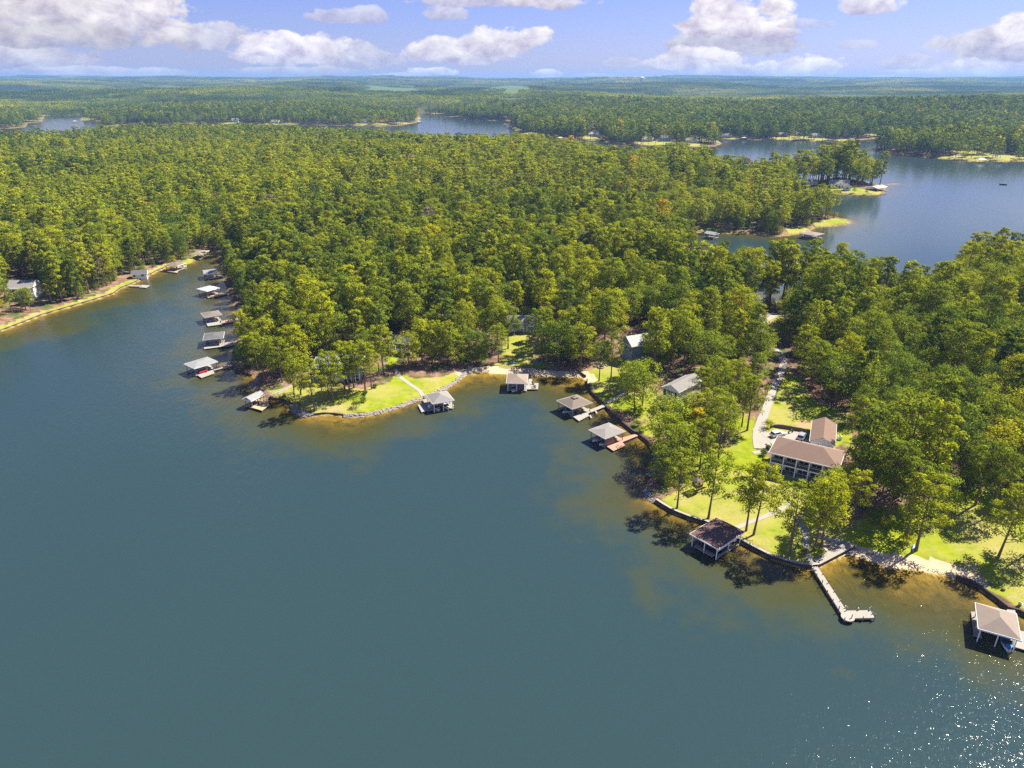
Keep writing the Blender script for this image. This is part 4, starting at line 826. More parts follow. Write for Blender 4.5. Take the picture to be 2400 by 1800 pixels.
def boathouse(label, corners, roof, kind='hip', eave=3.3, rise=1.5, decks=(), trim=WHITE, post=WHITE, fingers='xXY', dm=DECKW, group='boathouses along the shore', axis=None, walls=()):
    x, y, L, W, a = fit(corners, eave); o = thing('boathouse', label, 'boathouse', (x, y, 0), a, group)
    roof_mb(L, W, eave, kind, rise, axis=axis).build('roof', ROOFS[roof], o)
    fascia_mb(L, W, eave-0.12, eave+0.175).build('fascia', trim, o)
    px, py = L/2-0.55, W/2-0.55
    for sx in (-1, 0, 1):
        for sy in (-1, 0, 1):
            if sx == 0 and sy == 0: continue
            MB().box(sx*px-0.09, sx*px+0.09, sy*py-0.09, sy*py+0.09, -3, eave-0.27).build('post', post, o)
    MB().box(-px-0.1, px+0.1, -py-0.1, -py+0.1, eave-0.27, eave-0.02).box(-px-0.1, px+0.1, py-0.1, py+0.1, eave-0.27, eave-0.02).box(-px-0.1, -px+0.1, -py+0.1, py-0.1, eave-0.27, eave-0.02).box(px-0.1, px+0.1, -py+0.1, py-0.1, eave-0.27, eave-0.02).build('beam', trim, o)
    w = 1.15
    for f in fingers:                                 # floating fingers under the roof: x/X the ends along the length, y/Y along the width, m the middle
        b = {'x': (-L/2+.2, -L/2+.2+w, -W/2+.2, W/2-.2), 'X': (L/2-.2-w, L/2-.2, -W/2+.2, W/2-.2), 'y': (-L/2+1.4, L/2-1.4, -W/2+.2, -W/2+.2+w), 'Y': (-L/2+1.4, L/2-1.4, W/2-.2-w, W/2-.2), 'm': (-L/2+1.4, L/2-1.4, -.5, .5), 'n': (-.5, .5, -W/2+1.4, W/2-1.4)}[f]
        MB().box(b[0], b[1], b[2], b[3], 0.42, 0.585).build('finger_pier', dm, o)
    for d in decks:
        px_, z_, m_, nm = d; deck_part(o, px_, z_, m_, nm)
    for (side, u0, u1, z0, z1, m_) in walls:
        if side in 'yY': s = -1 if side == 'y' else 1; MB().box(u0*px, u1*px, s*(py+.1)-.04, s*(py+.1)+.04, z0, z1).build('side_panel', m_, o)
        else: s = -1 if side == 'x' else 1; MB().box(s*(px+.1)-.04, s*(px+.1)+.04, u0*py, u1*py, z0, z1).build('side_panel', m_, o)
    return o
def motorboat(label, x, y, rz, L=6.0, hull=WHITE, z=0.0, cover=None):
    o = thing('motor_boat', label, 'boat', (x, y, z), rz, 'boats moored under roofs and at docks'); mb = MB(); n = 9; secs = []
    for i in range(n):
        t_ = i/(n-1); xx = -L/2+L*t_; b = 1.1*(1-max(0, (t_-0.45)/0.55)**2.2)*(0.94+0.06*min(1, t_*4)); b = max(b, 0.04); zt = 0.75+0.25*t_*t_
        secs.append([(xx, -b, zt), (xx, -b*0.82, 0.25+0.3*t_**3), (xx, 0, -0.15+0.75*max(0, t_-0.7)**1.3*3), (xx, b*0.82, 0.25+0.3*t_**3), (xx, b, zt)])
    V = [p for s in secs for p in s]; Fc = []
    for i in range(n-1):
        for j in range(4): Fc.append((i*5+j, i*5+j+1, (i+1)*5+j+1, (i+1)*5+j))
    Fc.append((4, 3, 2, 1, 0)); mb.add(V, Fc); h = mb.build('hull', hull, o)
    d = MB(); V = []; 
    for s in secs: V += [(s[0][0], s[0][1]*0.9, s[0][2]-(0.04 if s[0][0] > L*0.12 else 0.30)), (s[4][0], s[4][1]*0.9, s[4][2]-(0.04 if s[0][0] > L*0.12 else 0.30))]
    d.add(V, [(2*i, 2*i+2, 2*i+3, 2*i+1) for i in range(n-1)]).build('deck', cover or CREAM, o)
    MB().add([(L*.10,-.85,.86),(L*.10,.85,.86),(L*.03,.75,1.32),(L*.03,-.75,1.32),(L*.13,-.8,.86),(L*.13,.8,.86)], [(0,1,2,3),(4,3,2,5),(0,3,4),(1,5,2)]).build('windshield', GLASS, o)
    for s in (-.45, .45): MB().box(-L*.12, -L*.02, s-.25, s+.25, .52, .78).box(-L*.145, -L*.12, s-.25, s+.25, .52, 1.12).build('seat', cover or WHITE, o)
    MB().box(-L/2-.55, -L/2-.05, -.2, .2, .5, 1.15).box(-L/2-.4, -L/2-.15, -.08, .08, -.5, .5).build('outboard_motor', BLACK, o)
    return o
def pontoon(label, x, y, rz, canopy=BLUE):
    o = thing('pontoon_boat', label, 'boat', (x, y, 0), rz, 'boats moored under roofs and at docks')
    for s in (-1, 1): MB().tube((-3.4, s*.85, .1), (2.9, s*.85, .1), .32, n=8).tube((2.9, s*.85, .1), (3.6, s*.85, .25), .32, .05, 8).build('float', STEEL, o)
    MB().box(-3.4, 3.2, -1.2, 1.2, .43, .52).build('deck', CREAM, o)
    for s in (-1, 1): MB().box(-3.3, 3.1, s*1.17-.03, s*1.17+.03, .52, 1.15).build('rail_panel', WHITE, o)
    MB().box(-3.3, -2.4, -1.1, 1.1, .52, .95).build('bench', WHITE, o); MB().box(2.3, 3.0, -1.1, -.3, .52, .95).build('bench', WHITE, o)
    for sx in (-1.8, .6):
        for s in (-1.1, 1.1): MB().tube((sx, s, .52), (sx, s, 2.35), .03).build('canopy_pole', STEEL, o)
    MB().box(-2.0, .8, -1.2, 1.2, 2.35, 2.42).build('canopy', canopy, o); MB().box(-3.9, -3.45, -.2, .2, .3, 1.1).build('outboard_motor', BLACK, o); return o

# ------------------------------------------------------------------ sea walls, paths, driveway
def along(pts, step=1.0):
    out = []
    for (ax, ay), (bx, by) in zip(pts[:-1], pts[1:]):
        k = max(1, int(math.hypot(bx-ax, by-ay)/step))
        for j in range(k): out.append((ax+(bx-ax)*j/k, ay+(by-ay)*j/k))
    out.append(tuple(pts[-1])); return np.array(out)
def sidev(P_):
    t_ = np.gradient(P_, axis=0); t_ /= np.linalg.norm(t_, axis=1)[:, None]+1e-9; return np.stack([-t_[:, 1], t_[:, 0]], -1)
def ribbon_mesh(P_, half, zoff, skirt):
    half = np.asarray(half)*np.ones(len(P_)); nn = sidev(P_); rows = []
    for a in (-1, -0.33, 0.33, 1): rows.append(P_+nn*(half*a)[:, None])
    allp = np.concatenate(rows); z = hgt(allp[:, 0], allp[:, 1]).reshape(4, -1); z = np.maximum(z, z.mean(0)-0.1)+zoff
    mb = MB(); n = len(P_); V = [(rows[k][i][0], rows[k][i][1], z[k][i]) for k in range(4) for i in range(n)]
    V += [(rows[0][i][0], rows[0][i][1], z[0][i]-skirt) for i in range(n)]+[(rows[3][i][0], rows[3][i][1], z[3][i]-skirt) for i in range(n)]
    Fc = [(k*n+i, k*n+i+1, (k+1)*n+i+1, (k+1)*n+i)[::-1] for k in range(3) for i in range(n-1)]
    Fc += [(i, i+1, 4*n+i+1, 4*n+i) for i in range(n-1)]+[(3*n+i+1, 3*n+i, 5*n+i, 5*n+i+1) for i in range(n-1)]
    return mb.add(V, Fc)
def path(name, px, w, m, label, zoff=0.07):
    P_ = along(gpoly(px), 0.9); o = ribbon_mesh(P_, w/2, zoff, 0.3).build(name, m); return tag(o, label, kind='structure')
def seawall(px, h, th, m, capm, label, inland=0.25, name='seawall'):
    P_ = along(poly(px), 1.2); nn = sidev(P_)
    c = P_+nn*0.0; s1 = shore_sd(*(P_+nn*1.0).T).mean(); sg = 1 if s1 > 0 else -1
    A = P_-nn*sg*0.02+nn*sg*inland*0; B = P_+nn*sg*th; n = len(P_); x, y = P_.mean(0)
    o = thing(name, label, 'sea wall', (x, y, 0))
    def strip(a, b, z0, z1):
        V = [(q[0]-x, q[1]-y, zz) for zz, arr in ((z0, a), (z1, a), (z1, b), (z0, b)) for q in arr]
        return MB().add(V, [(k*n+i, k*n+i+1, (k+1)*n+i+1, (k+1)*n+i) for k in range(3) for i in range(n-1)]+[(0, n, 2*n, 3*n), (n-1, 4*n-1, 3*n-1, 2*n-1)])
    strip(A, B, -2.0, h-0.09).build('wall_face', m, o); strip(A-nn*sg*0.07, B+nn*sg*0.05, h-0.085, h).build('cap', capm, o); return o
seawall([(-600,960),(-250,845),(0,777),(46,760),(96,740),(152,723.5),(213,706),(266,689),(281,677),(304,668),(332,655),(365,637),(390,626)], 0.8, 0.3, DARKW, WOODP, 'long low timber sea wall along the left bank lawn')
seawall([(541,855),(552,871),(574,877),(590,882)], 0.8, 0.3, DARKW, DARKW, 'short timber sea wall where the white walkway lands')
seawall([(630,936),(657,939),(687,950)], 0.8, 0.3, DARKW, DARKW, 'dark bulkhead between wooden dock and rocky tip')
seawall([(735,974.6),(758,972),(785,973),(807,976)], 0.75, 0.3, DARKW, DARKW, 'dark bulkhead on the straw covered tip of the point')
seawall([(1375,893),(1374,903),(1385.5,922),(1415,952),(1442,982),(1483,1015),(1497,1023),(1517,1039),(1530,1060)], 0.95, 0.35, DARKW, DARKW, 'dark timber sea wall from the fire ring lawn to the red deck')
seawall([(1535.6,1177),(1552,1188),(1576,1202),(1617,1218),(1655,1229),(1694,1250),(1731,1270),(1766,1289),(1807,1310),(1847.5,1322.6),(1875,1329),(1902,1332),(1920,1330)], 1.0, 0.55, DARKW, CONC, 'curved dark sea wall with pale cap round the lawn behind the dark boathouse')
seawall([(1920,1330),(1958,1310),(1990,1293),(2003,1287)], 1.0, 1.9, DARKW, PAVE, 'broad stone topped sea wall running from the pier to the sandy beach')
seawall([(2239,1358),(2272,1367),(2293,1379),(2334,1409),(2361,1431),(2388,1438),(2420,1455),(2480,1480),(2700,1560)], 1.0, 0.3, DARKW, DARKW, 'dark sea wall along the lawn behind the hip roofed boathouse')
seawall([(1104,866),(1140,862),(1185,864),(1225,866),(1270,868),(1320,868),(1350,872),(1372,886)], 1.05, 0.3, DARKW, DARKW, 'low timber wall behind the small sandy beach', name='retaining_wall')
def stones(px, n, label, spread=0.5, size=(0.22, 0.5), z=(-0.1, 0.75), m=None):
    P_ = along(poly(px), 0.3); nn = sidev(P_); s1 = shore_sd(*(P_+nn).T).mean(); sg = 1 if s1 > 0 else -1; mb = MB()
    ico = [(0,0,1),(.89,0,.45),(.28,.85,.45),(-.72,.53,.45),(-.72,-.53,.45),(.28,-.85,.45),(.72,.53,-.45),(-.28,.85,-.45),(-.89,0,-.45),(-.28,-.85,-.45),(.72,-.53,-.45),(0,0,-1)]
    fc = [(0,1,2),(0,2,3),(0,3,4),(0,4,5),(0,5,1),(1,6,2),(2,7,3),(3,8,4),(4,9,5),(5,10,1),(2,6,7),(3,7,8),(4,8,9),(5,9,10),(1,10,6),(6,11,7),(7,11,8),(8,11,9),(9,11,10),(10,11,6)]
    for k in range(n):
        i_ = rng.integers(0, len(P_)); t_ = rng.random(); p = P_[i_]+nn[i_]*sg*((t_-0.45)*2*spread); s = rng.uniform(*size); zz = z[0]+(z[1]-z[0])*t_
        q = rng.uniform(0.75, 1.2, (12, 1)); Rz = rng.uniform(0, 6.28); c_, s_ = math.cos(Rz), math.sin(Rz)
        vs = [(p[0]+(a*c_-b*s_)*s*f[0]*1.2, p[1]+(a*s_+b*c_)*s*f[0], zz+cc*s*f[0]*0.7) for (a, b, cc), f in zip(ico, q)]
        mb.add(vs, fc)
    o = mb.build('riprap_stones', m or STONE); return tag(o, label, kind='stuff')
stones([(807,977),(847,977),(888,969),(929,958),(964,944),(988,938)], 520, 'pale riprap stones edging the point lawn left of the grey hip roofed dock')
stones([(995,935),(1030,919.7),(1063,901),(1090,879),(1100,871)], 420, 'pale riprap stones edging the point lawn right of the grey hip roofed dock')
stones([(687,950),(690,963),(712,976),(733,975.6)], 110, 'rock pile at the tip of the point', 1.1, (0.25, 0.6), (-0.2, 0.6), DARKENED_STONE)  # tree shade over this pile is painted in by the darker stone
stones([(587,914),(600,897),(606,887)], 60, 'rocks on the shaded shore left of the wooden dock', 1.0, (0.3, 0.7), (-0.2, 0.4), DARKENED_STONE)
stones([(1513,1148),(1522,1166),(1535,1177)], 60, 'rocks at the corner of the lawn by the beached boat', 1.0, (0.2, 0.55), (-0.2, 0.5), DARKENED_STONE)
stones([(2003,1290),(2040,1300),(2080,1318),(2140,1325),(2235,1352)], 90, 'scattered stones at the top of the sandy beach', 0.5, (0.08, 0.2), (0.35, 0.5))
stones([(1195,868),(1260,873),(1330,876),(1360,880)], 90, 'scattered stones on the small beach', 0.6, (0.08, 0.2), (0.2, 0.4))

Pd = along(DRIVE, 1.0); seg = np.cumsum([0]+[math.hypot(*(DRIVE[k+1]-DRIVE[k])) for k in range(len(DRIVE)-1)]); dl = np.linspace(0, seg[-1], len(Pd))
tag(ribbon_mesh(Pd, np.interp(dl, seg, DRIVE_W)/2, 0.09, 0.3).build('driveway', CONC), 'long pale concrete driveway curving up the slope', kind='structure')
tag(ribbon_mesh(along(ROAD, 1.5), 2.6, 0.05, 0.3).build('road', mat('old_asphalt', (0.24, 0.21, 0.19), 0.9, 0.2, 0.3)), 'narrow road through the wood at the top of the driveway', kind='structure')
path('parking_apron', [(1797,1030),(1830,1026),(1862,1027),(1893,1030)], 7.6, CONC, 'concrete parking apron between house and retaining wall', 0.12)
path('path', [(926,866),(934,880),(950,893),(966,904),(984,916),(993,934)], 1.5, CONC, 'curved pale path down the point lawn to the grey dock')
path('path', [(1720,1240),(1752,1226),(1790,1212),(1826,1196),(1850,1180)], 1.3, CONC, 'straight pale path from the dark boathouse to the house')
path('path', [(1872,1210),(1880,1232),(1890,1255),(1888,1278),(1893,1300),(1905,1322)], 1.5, PAVE, 'winding flagstone path down to the pier')
path('path', [(1916,1253),(1945,1264),(1975,1274),(1998,1284)], 1.2, CONC, 'pale path to the end of the broad sea wall')
path('path', [(628,934),(645,922),(668,912),(690,900)], 1.2, PAVE, 'stone path from the wooden dock up the bank')
path('path', [(1412,951),(1440,937),(1462,919),(1472,912)], 1.5, PAVE, 'stone walkway climbing from the dock with the roof vent')
path('path', [(1765,1062),(1785,1058),(1800,1062)], 1.6, CONC, 'short walk at the corner of the brown roofed house')

# ------------------------------------------------------------------ boathouses and docks
bh = {}
bh['K'] = boathouse('dark brown hip roofed boathouse in tree shade with white braces', [(1616.7,1251.9),(1684,1289.4),(1743.8,1246.9),(1679.6,1213.5)], 'darkbrown', rise=1.1, fingers='yY', dm=DECKP,
   decks=[([(1677,1305),(1680,1308),(1732,1276),(1727,1272)], 0.5, DECKP, 'walkway')], walls=[('X', -1, 1, 2.2, 3.0, WHITE)])
bh['M'] = boathouse('large tan hip roofed boathouse at the right edge with three open slips', [(2285.8,1414.5),(2291.8,1474),(2393,1503),(2382,1439)], 'tan', rise=1.7, fingers='yYn', dm=DECKW,
   decks=[([(2360,1428),(2379,1430),(2384,1447),(2362,1446)], 0.75, DECKP, 'walkway'), ([(2276,1433),(2288,1434),(2296,1490),(2282,1489)], 0.5, DECKW, 'deck'), ([(2378,1485),(2390,1478),(2460,1490),(2460,1540),(2378,1516)], 0.55, DECKP, 'deck')])
bh['J'] = boathouse('grey hip roofed boathouse beside the red deck, leaf shadow on its roof', [(1378,1007),(1418,1030),(1468.5,1011),(1427,994)], 'grey', rise=1.0, fingers='xXY', dm=DECKW, post=WOODP, trim=CREAM,
   decks=[([(1416,1042),(1437.8,1056.5),(1466.7,1043.9),(1458.5,1036),(1495.6,1021),(1489,1017),(1454,1026.7)], 0.6, DECKR, 'deck')], walls=[('X', -1, 0.1, 0.75, 2.6, mat('pink_panel', (0.36, 0.22, 0.20), 0.8, 0.2, 1, stripes=('X', 6)))])
bh['I'] = boathouse('taupe hip roofed boathouse with a dark vent on its peak', [(1305.5,940),(1340.7,960),(1388,945.5),(1351.6,925)], 'taupe', rise=1.7, fingers='xXY', dm=DECKW, post=WOODP, trim=CREAM,
   decks=[([(1331,967),(1357,986.7),(1381,974),(1378,969),(1391,963),(1381,957),(1360,962)], 0.6, DECKP, 'deck'), ([(1381,961),(1386,966),(1418,953),(1413,948)], 0.75, DECKP, 'walkway'), ([(1394,963),(1397,961.5),(1401,968),(1398,970)], 0.6, DECKP, 'finger_pier'), ([(1381,974),(1384,972),(1388,978),(1385,980)], 0.6, DECKP, 'finger_pier')])
o = bh['I']; MB().box(-.75, .75, -.75, .75, 4.35, 5.05).build('vent_cupola', DARKW, o); roof_mb(2.0, 2.0, 5.052, 'hip', 0.45, 0.08).build('vent_roof', ROOFS['taupe'], o)
bh['H'] = boathouse('tan hip roofed boathouse off the small beach with white boat bow', [(1186,898.9),(1234.7,899.8),(1239,877.3),(1189.7,877.3)], 'tan', rise=1.5, fingers='xXY', dm=DECKP,
   decks=[([(1213,912.5),(1261,912),(1262,898),(1248,897),(1247.5,888),(1239,888),(1237,902),(1214,904)], 0.6, DECKP, 'deck'), ([(1226,857),(1236,857),(1238,884),(1227,884)], 0.8, DECKW, 'walkway')], walls=[('y', 0.1, 0.85, 0.7, 3.0, mat('plum_boards', (0.13, 0.09, 0.10), 0.8, 0.2, 1, stripes=('X', 4)))])
bh['G'] = boathouse('grey hip roofed dock house at the point lawn with pale square platform', [(1012,947.6),(1063.5,940),(1047,915),(1000.5,926.7)], 'grey', rise=1.5, fingers='xXm', dm=DECKW,
   decks=[([(990,936),(1003,934),(1017,960),(1004,962.5)], 0.6, DECKW, 'walkway'), ([(979,948.5),(993.5,944.5),(1003.5,962),(988,966)], 0.55, DECKP, 'deck'), ([(1053.5,941),(1058,940),(1064.5,952),(1060,953)], 0.55, DECKP, 'finger_pier')])
bh['F'] = boathouse('small gable roofed boathouse beside a wooden deck on pilings', [(572,935),(590,943),(618,924),(601,919)], 'metal', 'gable', eave=3.0, rise=0.9, fingers='xX', dm=DECKT, post=WOODP, axis='y',
   decks=[([(590,955),(614,962),(631,949),(627,934),(612,934),(600,944)], 0.75, DECKT, 'deck')])
bh['E5'] = boathouse('pale metal roofed boathouse with white sun deck and long walkway', [(432.5,853.6),(455.6,865.8),(508.5,848),(486.8,837)], 'metal', 'hip', rise=0.8, fingers='xXY', dm=DECKP, post=WOODP,
   decks=[([(456,875),(472,885.5),(503,874.5),(500,868),(500,862),(480,866)], 0.6, DECKP, 'deck'), ([(499,863),(502,868),(543,857),(540,852)], 0.75, DECKP, 'walkway')], walls=[('X', -.7, .1, 0.8, 1.7, RED)])
bh['E4'] = boathouse('dark grey roofed boathouse with pale platform before it', [(476,796.6),(530,794),(519,779),(480,781.7)], 'slate', 'hip', rise=0.8, fingers='xXY', post=WOODP,
   decks=[([(477,809),(478.6,818),(530,811),(527,804)], 0.6, DECKP, 'deck'), ([(526,803),(528,811),(552,808),(550,800)], 0.7, DECKW, 'walkway')])
bh['E3'] = boathouse('taupe roofed boathouse in the middle of the creek row', [(471,734),(478.7,745),(523,738),(508.5,729)], 'taupe', 'hip', rise=0.8, fingers='xXY', post=WOODP,
   decks=[([(483,757),(487,764.5),(520,760),(516,752)], 0.6, DECKP, 'deck'), ([(516,753),(518,758),(560,750),(557,745)], 0.7, DECKW, 'walkway')])
bh['E2'] = boathouse('white roofed boathouse half under trees in the creek row', [(465,677),(481,684.6),(519,675),(489.5,670)], 'white', 'hip', rise=0.8, fingers='xXY', post=WOODP,
   decks=[([(479,692),(489,698),(515,693),(507,687)], 0.6, DECKT, 'deck'), ([(510,688),(512,693),(532,688),(530,683)], 0.7, DECKW, 'walkway')])
bh['E1'] = boathouse('pale roofed boathouse with red covered boat, farthest of the creek row', [(476,643),(507,640.7),(506,630),(476,635)], 'metal', 'gable', rise=0.8, fingers='xXY', post=WOODP, axis='x',
   decks=[([(505,646),(506,650),(524,648),(523,644)], 0.7, DECKW, 'walkway')])
bh['B'] = boathouse('taupe hip roofed boathouse with wooden deck on the left bank', [(391,622),(415,624.8),(433,617),(405,614)], 'taupe', rise=1.1, fingers='xXY', post=WOODP,
   decks=[([(387,635),(415,639),(419,633.7),(391,631.6)], 0.6, DECKT, 'deck'), ([(377,632),(378,635),(392,634.5),(391,631.6)], 0.6, DECKT, 'walkway')])
bh['A'] = boathouse('brown roofed boathouse at the head of the creek', [(455.7,595.7),(473,597),(487,588),(469,587)], 'tan', rise=0.8, fingers='xX', post=WOODP,
   decks=[([(447,604),(470,608),(473,604),(452,600)], 0.6, DECKW, 'deck')])
bh['P1'] = boathouse('tan roofed boathouse with pontoon boat on the far peninsula', [(1879,547),(1912,554),(1926,548),(1893,541)], 'tan', rise=0.9, fingers='xXY', post=WOODP, decks=[([(1868,536),(1874,535),(1890,544),(1884,546)], 0.6, DECKP, 'walkway')])
bh['P0'] = boathouse('white roofed boathouse at the left end of the far peninsula', [(1652,547),(1674,551),(1684,548),(1663,543)], 'metal', 'gable', rise=1.2, fingers='xXY', decks=[([(1640,540),(1646,539),(1662,545),(1655,547)], 0.6, DECKP, 'walkway')])
bh['P2'] = boathouse('white roofed open boathouse by the lawn tip of the far point house', [(2041,439),(2062,443),(2070,438),(2049,434)], 'white', 'gable', eave=3.8, rise=1.3, fingers='xXY')
def at_slip(k, fx, fy, flip=0): o = bh[k]; c, s = math.cos(o.rotation_euler.z), math.sin(o.rotation_euler.z); return o.location.x+fx*c-fy*s, o.location.y+fx*s+fy*c, o.rotation_euler.z+flip
H_ = math.pi/2
motorboat('white motorboat with bow out under the tan roof off the small beach', *at_slip('H', -1.2, -2.2, -H_), L=6.2)
motorboat('blue and white motorboat on the lift under the dark brown roof', *at_slip('K', -1.0, -1.2, math.pi), L=6.0, z=0.5, cover=WHITE)
motorboat('white motorboat in the right slip of the large tan boathouse', *at_slip('M', 1.8, 2.0, 0), L=6.0, cover=BLUE)
motorboat('white motorboat under the grey roof at the point lawn', *at_slip('G', -1.6, -1.2, -H_), L=5.8)
motorboat('second white motorboat under the grey roof, nearer its right finger', *at_slip('G', 1.6, -1.4, -H_), L=5.4)
motorboat('white motorboat with blue cover under the vented roof', *at_slip('I', -0.5, -1.5, -H_), L=6.0, cover=BLUE)
motorboat('white motorboat at the open side of the roof beside the red deck', *at_slip('J', -1.6, -1.6, -H_), L=5.6)
motorboat('small white boat beside the first one under the roof at the red deck', *at_slip('J', 1.4, -1.8, -H_), L=5.0, cover=BLUE)
motorboat('white motorboat under the pale metal roof of the sun deck dock', *at_slip('E5', -1.0, -1.0, math.pi), L=6.0)
motorboat('white motorboat under the taupe roof in the creek row', *at_slip('E3', 0, -0.6, math.pi), L=6.0)
motorboat('red covered boat under the farthest roof of the creek row', *at_slip('E1', 0, -2.2, math.pi), L=6.0, cover=RED)
motorboat('purple shaded runabout tied behind the taupe roof of the creek row', *at(534, 757), 0.3, L=5.2, cover=RED)
motorboat('white boat moored right of the left bank boathouse', *at(427, 628), 0.9, L=5.6)
motorboat('dark motorboat drifting on the open lake at the far right', *at(2350, 433), 2.6, L=6.5, hull=BLACK, cover=BLACK)
pontoon('pontoon boat moored before the tan roof on the far peninsula', *at(1893, 556), -0.35)

# L-shaped pier
x, y = at(1960, 1400, 0.8); pier = thing('pier', 'long L shaped grey plank pier with round platform at its corner', 'pier', (x, y, 0))
pl = [(1903,1329),(1916,1327),(1984,1431),(2040,1430),(2050,1448),(1996,1449),(1980,1451)]
pts = [local(pier, *at(u, v, 0.8)) for u, v in pl]; MB().prism(pts, 0.62, 0.8).build('deck', DECKP, pier)
cx, cy = local(pier, *at(1987, 1446, 0.8)); MB().prism([(cx+1.3*math.cos(k*math.pi/12), cy+1.3*math.sin(k*math.pi/12)) for k in range(24)], 0.62, 0.85).build('round_platform', CONC, pier)
for a, b in ((0, 6), (1, 2), (2, 3), (4, 5), (3, 4)):
    p, q = pts[a], pts[b]; k = max(2, int(math.hypot(q[0]-p[0], q[1]-p[1])/2.6))
    for j in range(k+1):
        xx, yy = p[0]+(q[0]-p[0])*j/k, p[1]+(q[1]-p[1])*j/k; MB().tube((xx, yy, -3.5), (xx, yy, 1.25+0.5*(j % 3 == 2)), 0.11, 0.10, 7).build('piling', WOODP, pier)
for p, q, n_ in ((pts[0], pts[6], 0), (pts[4], pts[5], 0)): MB().bar((*p, .55), (*q, .55), 0.08, 0.2).build('edge_beam', WOODP, pier)
for (u, v) in ((1981, 1425), (2011, 1430), (2038, 1430)):
    px_, py_ = local(pier, *at(u, v, 0.8)); MB().box(px_-.09, px_+.09, py_-.08, py_+.08, .8, 1.4).build('power_pedestal', CREAM, pier)
# small pier on the left bank
x, y = at(325, 669); sp = thing('pier', 'short plank pier with pale square float on the left bank', 'pier', (x, y, 0)); deck_part(sp, [(303,668),(304,671),(333,671.5),(333,668.5)], 0.55, DECKW, 'walkway'); deck_part(sp, [(325,673),(343,674.5),(351,668.5),(333,667.5)], 0.45, DECKP, 'deck')
# blue grey shed on the left bank
x, y, z = gp(326, 651)

# ------------------------------------------------------------------ houses
def window(o, x0, x1, z0, z1, yf, side, L, W):       # a framed window or glass door set in a wall, with its pane
    f = {'y': lambda a, d: (a, -W/2-d), 'Y': lambda a, d: (-a, W/2+d), 'x': lambda a, d: (-L/2-d, -a), 'X': lambda a, d: (L/2+d, a)}[side]
    def slab(d0, d1, a0, a1, b0, b1):
        p, q = f(a0, d0), f(a1, d1); return MB().box(min(p[0], q[0]), max(p[0], q[0]), min(p[1], q[1]), max(p[1], q[1]), b0, b1)
    w = 0.09; fr = MB()
    for (a0, a1, b0, b1) in ((x0-w, x1+w, z0-w, z0), (x0-w, x1+w, z1, z1+w), (x0-w, x0, z0, z1), (x1, x1+w, z0, z1)):
        s = slab(0.005, 0.07, a0, a1, b0, b1); fr.add(s.v, s.f)
    if x1-x0 > 1.1: s = slab(0.005, 0.065, (x0+x1)/2-.035, (x0+x1)/2+.035, z0, z1); fr.add(s.v, s.f)
    wn = fr.build('window', WHITE, o); slab(0.004, 0.03, x0, x1, z0, z1).build('pane', GLASS, wn); return wn
def house(label, x, y, z, L, W, rz, h, roof, wall, kind='gable', rise=2.6, wins=(), axis=None, over=0.5, name='house', cat='house', group=None, chimney=None, door=None):
    o = thing(name, label, cat, (x, y, z), rz, group)
    MB().box(-L/2, L/2, -W/2, W/2, -2.5, h).build('wall', WALLS[wall], o)
    r = roof_mb(L+2*over, W+2*over, h+0.003, kind, rise, axis=axis).build('roof', ROOFS[roof], o)
    fascia_mb(L+2*over, W+2*over, h-0.1, h+0.17).build('fascia', WHITE, o)
    if kind == 'gable':
        ax = axis or ('x' if L >= W else 'y'); a, b = (L/2+over, W/2+over) if ax == 'x' else (W/2+over, L/2+over)
        for s in (-1, 1):
            tri = [(s*(a+.02), -b*.96, h+.17), (s*(a+.02), b*.96, h+.17), (s*(a+.02), 0, h+.1+rise)]; tri2 = [(p[0]+s*.03, p[1], p[2]) for p in tri]
            v = tri+tri2; v = v if ax == 'x' else [(-q, p, r_) for p, q, r_ in v]
            MB().add(v, [(0,1,2),(3,5,4),(0,3,4,1),(1,4,5,2),(2,5,3,0)]).build('gable', WALLS[wall], o)
    if chimney: cx, cy, ch = chimney; MB().box(cx-.45, cx+.45, cy-.4, cy+.4, h, h+ch).box(cx-.55, cx+.55, cy-.5, cy+.5, h+ch, h+ch+.2).build('chimney', BRICK, r)
    for (side, c, zc, w, hh) in wins: window(o, c-w/2, c+w/2, zc-hh/2, zc+hh/2, 0, side, L, W)
    if door: side, c, w = door; d = window(o, c-w/2, c+w/2, 0.15, 2.15, 0, side, L, W); d.name = 'door'
    return o
def porch(o, x0, x1, y0, y1, z, h, n, roofm=None, rise=0.3, rail=True, skirt=-2.0):
    MB().box(x0, x1, y0, y1, z-.2, z).build('porch_floor', DECKW, o)
    for k in range(n):
        x = x0+.12+(x1-x0-.24)*k/(n-1); MB().box(x-.1, x+.1, y0+.03, y0+.23, skirt, z+h).build('column', WHITE, o)
    if rail:
        MB().box(x0, x1, y0+.08, y0+.16, z+.9, z+.98).build('rail', WHITE, o)
        m_ = MB(); k = int((x1-x0)/.3)
        for j in range(k): xx = x0+.15+j*.3; m_.box(xx-.02, xx+.02, y0+.1, y0+.14, z, z+.9)
        m_.build('balusters', WHITE, o)
    if roofm: MB().add([(x0-.3,y0-.3,z+h),(x1+.3,y0-.3,z+h),(x1+.3,y1,z+h+rise),(x0-.3,y1,z+h+rise),(x0-.3,y0-.3,z+h+.14),(x1+.3,y0-.3,z+h+.14),(x1+.3,y1,z+h+rise+.14),(x0-.3,y1,z+h+rise+.14)], [(3,2,1,0),(4,5,6,7),(0,1,5,4),(1,2,6,5),(2,3,7,6),(3,0,4,7)]).build('porch_roof', roofm, o)

